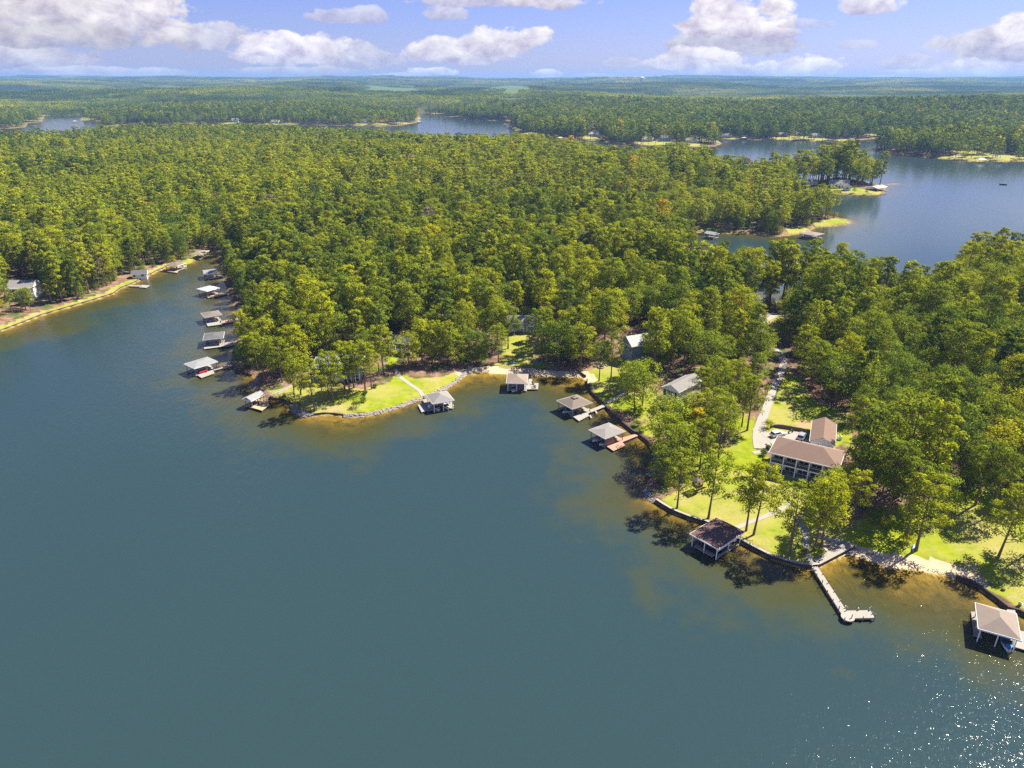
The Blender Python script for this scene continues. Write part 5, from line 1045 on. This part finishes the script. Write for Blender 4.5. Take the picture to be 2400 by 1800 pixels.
# brown roofed house: eave corner and direction read off the photograph at eave height
gx, gy, gz = gp(1862, 1112); ze = gz+5.7
p0 = Vector(at(1802, 1061, ze)); p1 = Vector(at(1923.5, 1090, ze)); p2 = Vector(at(1809, 1020, ze)); ex = (p1-p0).normalized(); ey = Vector((-ex.y, ex.x)); Wd = (p2-p0).dot(ey); Ln = 17.5
cen = p0+ex*(Ln/2)+ey*(Wd/2); rz = math.atan2(ex.y, ex.x)
o = brown = thing('house', 'brown hip roofed lake house with white two storey columned porch', 'house', (cen.x, cen.y, gz), rz)
roof_mb(Ln, Wd, 5.7, 'hip', 2.3).build('roof', ROOFS['brown'], o); fascia_mb(Ln, Wd, 5.55, 5.875, .08).build('fascia', WHITE, o)
yw = -Wd/2+3.0                                        # the lake front wall stands behind the porch
MB().box(-Ln/2+.6, Ln/2-.6, yw, Wd/2-.6, -2.5, 5.5).build('wall', WALLS['siding'], o)
MB().box(-Ln/2+.5, Ln/2-.5, -Wd/2+.5, yw-.01, 2.72, 2.95).build('upper_porch_floor', DECKW, o); MB().box(-Ln/2+.5, Ln/2-.5, -Wd/2+.42, -Wd/2+.49, 2.62, 2.97).build('porch_beam', WHITE, o)
MB().box(-Ln/2+.5, Ln/2-.5, -Wd/2+.3, yw-.01, -2.0, 0.05).build('patio', CONC, o); MB().box(-Ln/2+.5, Ln/2-.5, -Wd/2+.44, -Wd/2+.64, 5.28, 5.52).build('header', WHITE, o)
for k in range(6):
    x = -Ln/2+.7+(Ln-1.4)*k/5; MB().box(x-.13, x+.13, -Wd/2+.2, -Wd/2+.41, -2.0, 5.5).build('column', WHITE, o)
for k in range(5):
    c = -Ln/2+.7+(Ln-1.4)*(k+.5)/5
    for z0, z1 in ((3.1, 5.1), (.2, 2.3)):
        fr = MB().box(c-1.3, c+1.3, yw-.05, yw-.004, z0-.08, z0).box(c-1.3, c+1.3, yw-.05, yw-.004, z1, z1+.08).box(c-1.3, c-1.22, yw-.05, yw-.004, z0, z1).box(c+1.22, c+1.3, yw-.05, yw-.004, z0, z1).box(c-.04, c+.04, yw-.05, yw-.004, z0, z1).build('window', WHITE, o)
        MB().box(c-1.22, c+1.22, yw-.03, yw-.005, z0, z1).build('pane', GLASS, fr)
for z0 in (3.0,):
    MB().box(-Ln/2+.6, Ln/2-.6, -Wd/2+.5, -Wd/2+.55, 3.85, 3.92).build('porch_rail', WHITE, o)
for c in (-2.0, 1.5):
    n_ = MB().box(-Ln/2+.53, -Ln/2+.596, c-.6, c+.6, 3.2, 4.6).build('window', WHITE, o); MB().box(-Ln/2+.50, -Ln/2+.528, c-.5, c+.5, 3.3, 4.5).build('pane', GLASS, n_)
MB().tube((-2, 1.8, 7.0), (-2, 1.8, 8.1), .1).build('vent_pipe', BLACK, o)
# garage
x, y, L, W, a = fit([(1902,984.6),(1899,1034),(1958,1045),(1961,994.7)], gz+4.0); gzz = float(hgt(x, y)[0])
gar = house('brown gable roofed garage behind the brown roofed house', x, y, gz+0.9, L-.8, W-.8, a, 3.0, 'brown', 'siding', 'gable', 1.7, [('y', -2.2, 1.3, 2.6, 2.1), ('y', 2.2, 1.3, 2.6, 2.1)], axis='x', over=.4, name='garage', cat='garage')
# retaining wall of block courses
P_ = [gp(u, v) for u, v in ((1806,1003),(1816,1001),(1850,1006),(1880,1011),(1899,1015))]; ox, oy, oz = P_[2]
rw = thing('retaining_wall', 'dark block retaining wall behind the parked cars', 'retaining wall', (ox, oy, oz)); A_ = along(np.array([p[:2] for p in P_]), 1.0)
top = np.interp(np.linspace(0, 1, len(A_)), [0, .25, 1], [0.4, 1.0, 1.2])
mb = MB(); n = len(A_); nn = sidev(A_)
V = []
for off, zz in ((-.02, -2.4), (-.02, 0), (.35, 0), (.35, -2.4)):
    for q, n_, t_ in zip(A_, nn, top): V.append((q[0]-n_[0]*off*-1-ox, q[1]-n_[1]*off*-1-oy, (t_ if zz == 0 else zz)))
mb.add(V, [(k*n+i, k*n+i+1, (k+1)*n+i+1, (k+1)*n+i) for k in range(3) for i in range(n-1)]+[(0, n, 2*n, 3*n), (n-1, 4*n-1, 3*n-1, 2*n-1)]).build('block_wall', BLOCK, rw)
V2 = [(x_, y_, z_+.09 if k in (0, 1) else z_) for k, (x_, y_, z_) in enumerate([])]
# porch house
x, y, z = gp(1600, 945); ph = house('grey roofed house with white screened porch and outside stairs', *fit([(1557,910),(1592,921),(1645,893),(1604,877)], z+6.2)[:2], z, *[q-.8 for q in fit([(1557,910),(1592,921),(1645,893),(1604,877)], z+6.2)[2:4]], fit([(1557,910),(1592,921),(1645,893),(1604,877)], z+6.2)[4], 6.2, 'grey', 'siding', 'gable', 1.6, axis='y', over=.4)
Lh, Wh = [q-.8 for q in fit([(1557,910),(1592,921),(1645,893),(1604,877)], z+6.2)[2:4]]
for k in range(4):
    c = -Lh/2+Lh*(k+.5)/4; window(ph, c-Lh/8+.12, c+Lh/8-.12, 3.6, 5.8, 0, 'y', Lh, Wh); window(ph, c-Lh/8+.2, c+Lh/8-.2, .4, 2.6, 0, 'y', Lh, Wh)
for k in range(5): xx = -Lh/2+.1+(Lh-.2)*k/4; MB().box(xx-.11, xx+.11, -Wh/2-.3, -Wh/2-.08, -2.0, 6.05).build('column', WHITE, ph)
MB().box(-Lh/2, Lh/2, -Wh/2-.32, -Wh/2-.075, 3.0, 3.3).build('porch_beam', WHITE, ph)
st = MB()
for k in range(14): st.box(-Lh/2-1.4, -Lh/2-.1, -Wh/2-.6-k*.28, -Wh/2-.32-k*.28, 2.95-k*.22, 3.05-k*.22)
st.build('stairs', DECKW, ph); MB().bar((-Lh/2-1.4, -Wh/2-.4, 3.9), (-Lh/2-1.4, -Wh/2-4.3, .9), .08, .12).bar((-Lh/2-.1, -Wh/2-.4, 3.9), (-Lh/2-.1, -Wh/2-4.3, .9), .08, .12).bar((-Lh/2-1.4, -Wh/2-.4, 2.9), (-Lh/2-1.4, -Wh/2-4.3, -.1), .08, .25).build('handrail', WHITE, ph)
# blue gabled house
x, y, z = gp(1487, 826); f_ = fit([(1456,799),(1482,815),(1560,800),(1535,782)], z+6.0)
bg = house('slate blue house with white trimmed gable and pale metal roof', f_[0], f_[1], z, f_[2]-.8, f_[3]-.8, f_[4], 6.0, 'metal', 'greyblue', 'gable', 2.8, [('x', 0, 4.6, 1.2, 1.4), ('x', -1.8, 1.6, 1.4, 1.6), ('x', 1.8, 1.6, 1.4, 1.6), ('y', -3, 4.4, 1.2, 1.4), ('y', 0, 4.4, 1.2, 1.4), ('y', 3, 4.4, 1.2, 1.4)], axis='y' if f_[3] > f_[2] else 'x')
# white cottage
x, y, z = gp(1221, 777); wc = house('white cottage with grey roof and a small blue green porch', x, y+4, z, 10.5, 7.5, 0.04, 3.6, 'grey', 'siding', 'gable', 2.2, [('y', -3.2, 2.3, 1.0, 1.3), ('y', -2.1, 2.3, 1.0, 1.3), ('y', -1.0, 2.3, 1.0, 1.3)], chimney=None)
porch(wc, .6, 5.2, -6.6, -3.76, 0.3, 2.6, 4, ROOFS['bluegrey'], .45)
# brown cabin
x, y, z = gp(944, 832); cab = house('small brown cabin with railed deck behind leafy trees', x, y+3.4, z, 7.6, 6.2, -0.25, 4.6, 'slate', 'cabin', 'gable', 1.9, [('y', -2, 3.2, 1.2, 1.3), ('y', 1.8, 3.2, 1.2, 1.3), ('y', -2, 1.0, 1.2, 1.2)], axis='x')
porch(cab, -3.8, 3.8, -5.2, -3.11, 2.0, 2.3, 4, None, rail=True)
mb = MB()
for k in range(10): mb.box(3.85+k*.28, 4.13+k*.28, -5.0, -3.8, 1.9-k*.22, 2.0-k*.22)
mb.build('stairs', DECKW, cab)
# point house
x, y, z = gp(790, 892); pt = house('blue and white two storey house hidden behind the pines of the point', x, y+4.5, z, 16.5, 8, 0.05, 5.6, 'bluegrey', 'bluewall', 'hip', 2.6, [('y', c, zz, 1.5, 1.5) for c in (-6.4, -3.4, 3.4, 6.4) for zz in (1.5, 4.3)])
MB().box(-2.0, 2.0, -4.9, -4.01, 0, 6.4).build('centre_bay', WALLS['white'], pt); roof_mb(2.6, 4.6, 6.403, 'gable', 1.5, axis='y').build('bay_roof', ROOFS['bluegrey'], pt).location = (0, -4.4, 0)
porch(pt, -8.2, -2.1, -6.4, -4.02, 2.7, 2.6, 5, ROOFS['bluegrey'], .3); porch(pt, 2.1, 8.2, -6.4, -4.02, 2.7, 2.6, 5, ROOFS['bluegrey'], .3)
# left bank porch house
x, y, z = gp(50, 702); lp = house('white two storey porch house among trees on the left bank', x, y+4.5, z, 11, 8, 0.15, 6.0, 'grey', 'siding', 'gable', 2.4, [('y', c, zz, 1.5, 1.7) for c in (-3.6, 0, 3.6) for zz in (1.5, 4.4)])
porch(lp, -5.5, 5.5, -6.8, -4.01, 3.0, 2.7, 5, ROOFS['grey'], .3); MB().box(-5.5, 5.5, -6.8, -4.01, -1.8, 0.05).build('patio', CONC, lp)
# far point house
x, y, z = gp(1971, 441); p2h = house('white gabled house with grey roof on the far lawn point', x, y+6, z, 17, 9, -0.25, 3.6, 'grey', 'siding', 'gable', 3.4, [('y', c, 1.7, 1.6, 1.5) for c in (-6, -3, 3, 6)]+[('X', 0, 2.0, 2.2, 1.6)], door=('y', 0, 1.2))
house('front wing of white boards with gable on the far lawn point', *at(1985, 442, z+1), z, 6, 5, -0.25, 3.2, 'grey', 'siding', 'gable', 2.4, [('y', 0, 1.6, 1.8, 1.5)], axis='y', name='cottage')
x, y, z = gp(1902, 434); house('white shed house half hidden behind trees of the far point', x, y+4, z, 11, 8, 0.1, 3.2, 'white', 'siding', 'gable', 1.8, [('y', -2.5, 1.6, 1.4, 1.3), ('y', 2.5, 1.6, 1.4, 1.3)])
x, y, z = gp(1527, 512); house('grey house in the shade of trees at the near root of the far peninsula', x, y+4, z, 15, 8, 0.0, 3.4, 'tan', 'beige', 'gable', 2.2, [('y', c, 1.7, 1.3, 1.3) for c in (-5, -1.5, 1.5, 5)])
x, y, z = gp(1655, 508); house('white two storey house behind tall trunks of the far peninsula', x, y+4, z, 13, 8, -0.1, 6.0, 'grey', 'siding', 'gable', 2.2, [('y', c, zz, 1.3, 1.4) for c in (-4, 0, 4) for zz in (1.6, 4.5)])
x, y, z = gp(1442, 500); house('red roofed cabin in a sunny gap of the wood', x, y+4, z, 10, 7, 0.3, 3.0, 'redroof', 'cabin', 'gable', 2.0, [('y', -2, 1.6, 1.3, 1.2), ('y', 2, 1.6, 1.3, 1.2)])
x, y, z = gp(760, 522); house('grey metal roofed shed glimpsed between crowns of the wood', x, y, z+6, 9, 6, 0.5, 8, 'metal', 'beige', 'gable', 1.4, name='shed', cat='shed')
# shed on the left bank
x, y, z = gp(326, 652); sh = house('blue grey roofed boat shed with bright white end on the left bank', x, y+1.5, z, 7.0, 4.6, 0.35, 2.4, 'slate', 'siding', 'gable', 1.6, [('y', -2.5, 1.6, 1.2, 1.2), ('y', 1.5, 1.6, 1.2, 1.2)], door=('X', 0, 1.6), name='shed', cat='shed')
# far houses
for i_, (x, y, z, L, wc_, rc, lb) in enumerate(FH):
    W = L*0.55; two = 'two storey' in lb or i_ in (3, 9)
    h = 6.0 if two else 4.2
    o = house(lb, x, y+W/2, z, L, W, random.uniform(-.3, .3), h, rc, wc_, 'gable', 3.6, [('y', c*L, h*0.42, 1.8, 1.8) for c in (-.34, -.12, .12, .34)], group='houses on the far shores', over=.7, axis='x')
    if i_ % 2 == 0: roof_mb(L*.34, W*.8, h+.4, 'gable', 3.0, axis='y').build('front_gable', ROOFS[rc], o).location = (L*.2, -W*.25, 0)
FAR_DOCKS = [(90,286,'slate','dark roofed boathouse on the left shore of the far left lake arm'),(82,299,'slate','nearest dark boathouse of the far left lake arm'),(176,287.5,'white','white topped boathouse off the wooded spit of the far left lake arm'),(250,292,'redroof','reddish boathouse at the right end of the far left lake arm'),
 (943,292,'redroof','red roofed boathouse off the lawn point left of the middle lake'),(982,288,'white','white roofed boathouse at the tip left of the middle lake'),(1186,295,'white','large white roofed boathouse on the right shore of the middle lake'),(1190,300,'slate','dark boathouse just below the large white one of the middle lake'),
 (1222,311,'grey','grey boathouse under the trees of the middle lake right shore'),(1250,320,'tan','tan boathouse last along the middle lake right shore'),(1313,327.5,'white','white boathouse against the dark trees of the middle channel'),(1424,339.5,'slate','dark boathouse before the left lawn of the middle peninsula'),(1593,344.5,'slate','dark boathouse in front of the bluish house lawn of the middle peninsula'),
 (1682,341,'grey','grey boathouse at the tip of the middle peninsula'),(1744,327.5,'white','white fronted boathouse in the shade of the far right shore'),(1866,331,'brown','brown boathouse below the blue grey roofed house'),(1943,333,'slate','low dark boathouse before the far right shore lawn'),(1996,331,'grey','grey boathouse beside the last lawn of the far right shore'),
 (2298,380,'white','white dock house under the trunks of the right peninsula'),(2341,381,'grey','grey dock house right of the white one on the right peninsula')]
for (u, v, rc, lb) in FAR_DOCKS:
    x, y = at(u, v); o = thing('boathouse', lb, 'boathouse', (x, y, 0), random.uniform(-.5, .5), 'boathouses on the far shores')
    L = random.uniform(9, 12); W = random.uniform(8, 9.5); roof_mb(L, W, 3.4, 'hip', 1.5).build('roof', ROOFS[rc], o); MB().box(-L/2-1, L/2+4, -W/2-.5, -W/2+1.2, .4, .6).box(-L/2, -L/2+1.2, -W/2+1.2, W/2+6, .4, .6).build('deck', DECKW, o)
    for sx in (-1, 1):
        for sy in (-1, 1): MB().box(sx*(L/2-.6)-.12, sx*(L/2-.6)+.12, sy*(W/2-.6)-.12, sy*(W/2-.6)+.12, -2, 3.38).build('post', WOODP, o)
# distant tower
x, y, z = gp(1503, 202); tw = thing('water_tower', 'pale tower rising out of the wood near the horizon', 'tower', (x, y, z))
tw.scale = (1.5, 1.5, 1.5); MB().tube((0, 0, 0), (0, 0, 30), 9, 8, 14).build('shaft', CREAM, tw); MB().tube((0, 0, 30), (0, 0, 48), 14, 14, 16).tube((0, 0, 48), (0, 0, 55), 14, 3, 16).build('tank', CREAM, tw)

# ------------------------------------------------------------------ cars and small things
def car(label, u, v, rz, paint, dz=0.14):
    x, y, z = gp(u, v); o = thing('parked_car', label, 'car', (x, y, z+dz), rz, 'cars parked behind the brown roofed house'); L, w = 4.7, .92
    prof = [(-2.35,.45),(-2.3,.85),(-1.9,1.0),(-.2,1.02),(1.35,.98),(2.2,.82),(2.35,.5),(2.3,.28),(-2.3,.28)]
    n = len(prof); MB().add([(a, -w*(.96 if b > .9 else 1), b) for a, b in prof]+[(a, w*(.96 if b > .9 else 1), b) for a, b in prof], [tuple(range(n)), tuple(range(2*n-1, n-1, -1))]+[(i, n+i, n+(i+1) % n, (i+1) % n) for i in range(n)]).build('body', paint, o)
    cab_ = [(-2.05,1.0),(-1.75,1.5),(-1.2,1.62),(.1,1.6),(.95,1.02)]
    n = 5; gh = MB().add([(a, -(w*.94 if b < 1.1 else w*.76), b) for a, b in cab_]+[(a, (w*.94 if b < 1.1 else w*.76), b) for a, b in cab_], [tuple(range(n)), tuple(range(2*n-1, n-1, -1))]+[(i, n+i, n+(i+1) % n, (i+1) % n) for i in range(n)]).build('windows', GLASS, o)
    MB().add([(-1.85,-.80,1.46),(.20,-.80,1.60),(.20,.80,1.60),(-1.85,.80,1.46),(-1.7,-.64,1.58),(-1.15,-.66,1.68),(.12,-.7,1.66),(.12,.7,1.66),(-1.15,.66,1.68),(-1.7,.64,1.58)], [(4,5,8,9),(5,6,7,8),(0,1,6,5,4),(3,9,8,7,2),(0,4,9,3),(1,2,7,6)]).build('car_roof', paint, o)
    for sx in (-1.4, 1.45):
        for sy in (-1, 1):
            wh = MB().tube((sx, sy*.98, .34), (sx, sy*.74, .34), .34, n=14).build('wheel', BLACK, o); MB().tube((sx, sy*.995, .34), (sx, sy*.985, .34), .2, n=10).build('rim', STEEL, wh)
    for sy in (-.68, .68): MB().box(2.2, 2.34, sy-.18, sy+.18, .62, .78).build('headlight', WHITE, o); MB().box(-2.36, -2.27, sy-.16, sy+.16, .7, .86).build('tail_light', RED, o)
    for sy in (-1, 1): MB().box(.55, .75, sy*1.0-.1, sy*1.0+.1, 1.0, 1.14).build('mirror', paint, o)
    return o
PW = mat('white_car_paint', (0.80, 0.80, 0.80), 0.25, 0.02, 1, 0.5); PS = mat('silver_car_paint', (0.42, 0.44, 0.46), 0.25, 0.04, 1, 0.6, 0.3)
car('white car nearest the driveway behind the brown roof', 1822, 1022, 0.35, PW); car('silver car next to the garage', 1879, 1027, 0.95, PS)
# motorcycle by the wall
x, y, z = gp(1852, 1016); o = thing('motorcycle', 'dark motorcycle parked against the block wall between the cars', 'motorcycle', (x, y, z+.14), 0.4)
for s in (-.7, .7): MB().tube((s, -.06, .32), (s, .06, .32), .32, n=12).build('wheel', BLACK, o)
MB().bar((-.7, 0, .35), (.2, 0, .75), .14, .2).bar((.2, 0, .75), (.7, 0, .35), .08, .1).build('frame', STEEL, o); MB().box(-.15, .35, -.14, .14, .7, .98).build('fuel_tank', BLACK, o); MB().box(-.75, -.15, -.13, .13, .72, .84).build('saddle', BLACK, o); MB().bar((.45, -.38, 1.1), (.45, .38, 1.1), .05, .05).build('handlebar', STEEL, o)
# heat pump beside the house
x, y, z = gp(1967, 1030); o = thing('heat_pump', 'white heat pump unit at the garage wall', 'air unit', (x, y, z)); MB().box(-.5, .5, -.5, .5, .1, 1.1).build('casing', WHITE, o); MB().tube((0, 0, 1.1), (0, 0, 1.16), .4, n=12).build('fan_grille', BLACK, o)
# lamp post on the right lawn
x, y, z = gp(2276, 1254); o = thing('lamp_post', 'black lamp post with white globe on the right lawn', 'lamp post', (x, y, z)); MB().tube((0, 0, -.2), (0, 0, .5), .12, .09, 8).tube((0, 0, .5), (0, 0, 3.3), .05, .05, 8).build('pole', BLACK, o)
ico = MB()
for k in range(5): a0, a1 = k/5*math.pi, (k+1)/5*math.pi; ico.tube((0, 0, 3.55-.26*math.cos(a0)), (0, 0, 3.55-.26*math.cos(a1)), max(.26*math.sin(a0), .01), max(.26*math.sin(a1), .01), 10)
ico.build('globe', WHITE, o)
# utility poles
for (u, v, lb) in ((826, 452, 'wooden utility pole in the sunlit clearing of the wood'), (1832, 790, 'utility pole beside the upper driveway')):
    x, y, z = gp(u, v); o = thing('utility_pole', lb, 'utility pole', (x, y, z)); MB().tube((0, 0, -1), (0, 0, 10.5), .17, .12, 8).build('pole', WOODP, o); MB().box(-1.1, 1.1, -.06, .06, 9.7, 9.85).build('cross_arm', WOODP, o)
# play fort with swings
x, y, z = gp(1632, 1150); o = thing('play_fort', 'wooden play fort with shingled roof, orange slide and swing beam', 'play fort', (x, y, z), 0.5)
for sx in (-1, 1):
    for sy in (-1, 1): MB().box(sx*1.0-.07, sx*1.0+.07, sy*1.0-.07, sy*1.0+.07, -.2, 3.0).build('post', DARKW, o)
MB().box(-1.15, 1.15, -1.15, 1.15, 1.4, 1.52).build('platform', DECKT, o); roof_mb(2.8, 2.8, 3.003, 'hip', 1.1, .08).build('roof', ROOFS['brown'], o)
for s in (-1, 1): MB().box(-1.0, 1.0, s*1.05-.04, s*1.05+.04, 1.6, 2.2).build('side_board', DARKW, o)
MB().bar((1.1, 0, 1.5), (3.4, 0, .15), .7, .06).build('slide', mat('orange_plastic', (0.75, 0.32, 0.03), 0.4, 0.05), o)
MB().bar((-1.0, 0, 2.5), (-5.0, 0, 2.5), .12, .14).bar((-5.0, 0, 2.5), (-5.2, -1.1, 0), .1, .1).bar((-5.0, 0, 2.5), (-5.2, 1.1, 0), .1, .1).build('swing_beam', DARKW, o)
for s in (-2.2, -3.6):
    sw = MB().box(s-.25, s+.25, -.12, .12, .55, .6).build('swing_seat', BLACK, o); MB().tube((s-.22, 0, .6), (s-.22, 0, 2.43), .015, n=4).tube((s+.22, 0, .6), (s+.22, 0, 2.43), .015, n=4).build('chain', STEEL, sw)
# fire ring
x, y, z = gp(1409, 861); o = thing('fire_ring', 'round stone fire ring with curved bench on the left lawn', 'fire pit', (x, y, z))
for k in range(14): a = k/14*6.283; MB().box(-.28, .28, -.2, .2, -.2, .42).build('stone', STONE, o).matrix_local = Matrix.Translation((1.15*math.cos(a), 1.15*math.sin(a), random.uniform(-.03, .05))) @ Matrix.Rotation(a+H_, 4, 'Z')
MB().tube((0, 0, -.1), (0, 0, .08), .95, n=14).build('ash_bed', BLACK, o)
mb = MB()
for k in range(9): a = 0.2+k*.3; mb.bar((2.5*math.cos(a), 2.5*math.sin(a), .22), (2.5*math.cos(a+.3), 2.5*math.sin(a+.3), .22), .45, .44)
mb.build('curved_bench', STONE, o)
# kayaks, beached boat, tarp bundle, slab, chairs
def kayak(label, u, v, rz, m, L=3.6, tilt=0):
    x, y, z = gp(u, v); o = thing('kayak', label, 'kayak', (x, y, z+.2), rz, 'kayaks on the bank of the small beach'); mb = MB(); n = 9; V = []
    for i in range(n):
        t_ = i/(n-1)*2-1; b = .38*(1-t_*t_)**.7+.01; zz = .12*t_*t_; V += [(t_*L/2, -b, zz+.15), (t_*L/2, -b*.6, zz-.12), (t_*L/2, b*.6, zz-.12), (t_*L/2, b, zz+.15), (t_*L/2, 0, zz+.26)]
    F_ = [(i*5+j, i*5+(j+1) % 5, (i+1)*5+(j+1) % 5, (i+1)*5+j) for i in range(n-1) for j in range(5)]; mb.add(V, F_).build('hull', m, o, True); MB().box(-.45, .35, -.2, .2, .2, .29).build('cockpit', BLACK, o)
kayak('light blue kayak lying left of the walkway behind the small beach', 1200, 853, 0.2, BLUE, 4.2); kayak('pale blue kayak in deep shade right of the walkway behind the small beach', 1264, 851, 0.05, BLUE)
x, y = at(1527, 1112); o = thing('rowing_boat', 'pale grey boat pulled up in the shaded cove', 'boat', (x, y, .15), 0.9); mb = MB()
hp = [(-2.1,-.7),(1.2,-.65),(2.2,0),(1.2,.65),(-2.1,.7)]; mb.add([(a*.9, b*.75, 0) for a, b in hp]+[(a, b, .55) for a, b in hp]+[(a*.93, b*.88, .55) for a, b in hp]+[(a*.85, b*.7, .1) for a, b in hp], [(4,3,2,1,0)]+[(i, (i+1) % 5, 5+(i+1) % 5, 5+i) for i in range(5)]+[(5+i, 5+(i+1) % 5, 10+(i+1) % 5, 10+i) for i in range(5)]+[(10+i, 10+(i+1) % 5, 15+(i+1) % 5, 15+i) for i in range(5)]+[(15,16,17,18,19)]).build('hull', STEEL, o)
for a in (-1.2, .3): MB().box(a-.14, a+.14, -.58, .58, .4, .45).build('seat', WOODP, o)
x, y, z = gp(2139, 1286); o = thing('canoe', 'faded blue canoe leaning against a pine at the beach grove', 'canoe', (x, y, z+.35), 1.0); mb = MB(); V = []; n = 9
for i in range(n):
    t_ = i/(n-1)*2-1; b = .5*(1-t_*t_)**.8+.01; zz = .2*t_*t_; V += [(t_*2.2, -b, zz+.3), (t_*2.2, -b*.5, zz-.2), (t_*2.2, b*.5, zz-.2), (t_*2.2, b, zz+.3)]
mb.add(V, [(i*4+j, i*4+j+1, (i+1)*4+j+1, (i+1)*4+j) for i in range(n-1) for j in range(3)]).build('hull', mat('faded_blue', (0.26, 0.36, 0.45), 0.5, 0.1), o); MB().box(-.1, .1, -.45, .45, .22, .27).build('thwart', WOODP, o); o.rotation_euler.x = 2.2; o.scale = (.75, .75, .75)
x, y, z = gp(1937, 1279); o = thing('bench', 'pale stone slab bench beside the slanting pines', 'bench', (x, y, z), 0.1); MB().box(-.9, .9, -.35, .35, .38, .5).build('slab', STONE, o)
for s in (-.6, .6): MB().box(s-.12, s+.12, -.28, .28, -.2, .379).build('leg', STONE, o)
def chair(label, x, y, z, rz, m, cat='chair', group=None):
    o = thing('lounge_chair', label, cat, (x, y, z), rz, group); MB().box(-.32, .32, -.35, .35, .3, .36).build('seat', m, o); MB().add([(-.32,.3,.36),(.32,.3,.36),(.32,.55,1.05),(-.32,.55,1.05),(-.32,.36,.36),(.32,.36,.36),(.32,.61,1.05),(-.32,.61,1.05)], [(0,1,2,3),(7,6,5,4),(0,4,5,1),(1,5,6,2),(2,6,7,3),(3,7,4,0)]).build('backrest', m, o)
    for sx in (-.28, .28):
        for sy in (-.3, .3): MB().box(sx-.03, sx+.03, sy-.03, sy+.03, 0, .3).build('leg', m, o)
    return o
x, y, z = gp(2391, 1418); chair('white garden chair on the lawn edge above the large tan boathouse', x, y, z, 2.2, WHITE)
for (u, v, rz, lb, m) in ((1350,972,.4,'dark chair on the deck of the vented boathouse, left one','k'),(1362,970,-.3,'dark chair on the deck of the vented boathouse, right one','k'),(1250,901,.9,'dark chair at the inner end of the pale deck off the small beach','k'),(1254,906,1.5,'dark lounger in the middle of the pale deck off the small beach','k'),(1254,909.5,1.5,'dark lounger at the outer edge of the pale deck off the small beach','k'),
   (467,875,.3,'dark chair on the white sun deck, left of three','k'),(474,874,.2,'dark chair on the white sun deck, middle of three','k'),(483,872,0,'dark chair on the white sun deck, right of three','k'),(607,951,.5,'dark chair on the wooden deck of the small gable roofed boathouse','k'),(1006,957,.3,'white chair on the shaded walkway of the grey dock house','w')):
    x, y = at(u, v, .62); chair(lb, x, y, {'w': .6}.get(m, .61 if v < 945 or v > 960 else .75), rz, WHITE if m == 'w' else BLACK, group='chairs on the docks')
for (u, v, lb) in ((2323,1370,'dark stump on the right lawn, farther of two'),(2351,1383,'dark stump on the right lawn, nearer the sea wall')):
    x, y, z = gp(u, v); o = MB().tube((0, 0, -.1), (0, 0, .45), .42, .36, 10).build('tree_stump', BARK); o.location = (x, y, z); tag(o, lb, 'stump')
# shrubs
def shrub(label, u, v, r, tint, h=1.0):
    x, y, z = gp(u, v); rg = np.random.default_rng(int(u)); cl = [((rg.uniform(-.5, .5)*r, rg.uniform(-.5, .5)*r, h*r*rg.uniform(.35, .9)), r*rg.uniform(.4, .65)) for _ in range(9)]
    V, F, A = quads(cl, 60, 0.34, rg, 0.8); o = thing('shrub', label, 'shrub', (x, y, z), 0, 'shrubs on the lawns'); c = bpy.data.objects.new('foliage', mesh_np('foliage', V, F, [LEAF_H], attrs=[('leaf', 'FACE', A)])); COL.objects.link(c); c.parent = o; c['tint'] = tint
    MB().tube((0, 0, -.2), (0, 0, h*r*.7), .06, .03, 5).build('stem', BARK, o)
for a in [('large dark shrub on the point lawn near the water', 836, 955, 2.2, .12), ('smaller dark shrub just above the large one on the point lawn', 853, 941, 1.5, .14), ('round shrub at the straw bed of the point pines', 857, 924, 1.2, .2), ('low bush under the rightmost point pine', 879, 908, 1.1, .25), ('round dark bush at the corner of the brown roofed house', 1799, 1052, 1.1, .1), ('wide low shrubs at the top end of the block wall', 1800, 1003, 2.4, .5), ('dark bush at the left wall of the brown roofed house', 1790, 1066, 1.6, .12),
   ('yellowish bush at the back of the sandy beach grove', 2070, 1232, 2.0, .75), ('reddish straw coloured bush by the blue canoe', 2123, 1272, 1.7, .9), ('dark hedge bush right of the garage', 1975, 1005, 1.6, .15), ('leafy bush at the pier end of the lawn', 1917, 1302, 1.6, .4), ('flowering bush beside the winding stone path', 1880, 1296, 1.3, .5), ('low bush at the foot of the fire ring lawn wall', 1500, 972, 1.8, .5), ('bush on the shore below the thick trunked tree', 1497, 1000, 1.9, .45), ('bush at the red deck landing', 1503, 1012, 1.6, .62), ('bush on the rocky shore right of the wooden dock', 664, 936, 1.5, .5), ('bushy growth above the rock pile of the point', 700, 952, 1.3, .55)]: shrub(*a)
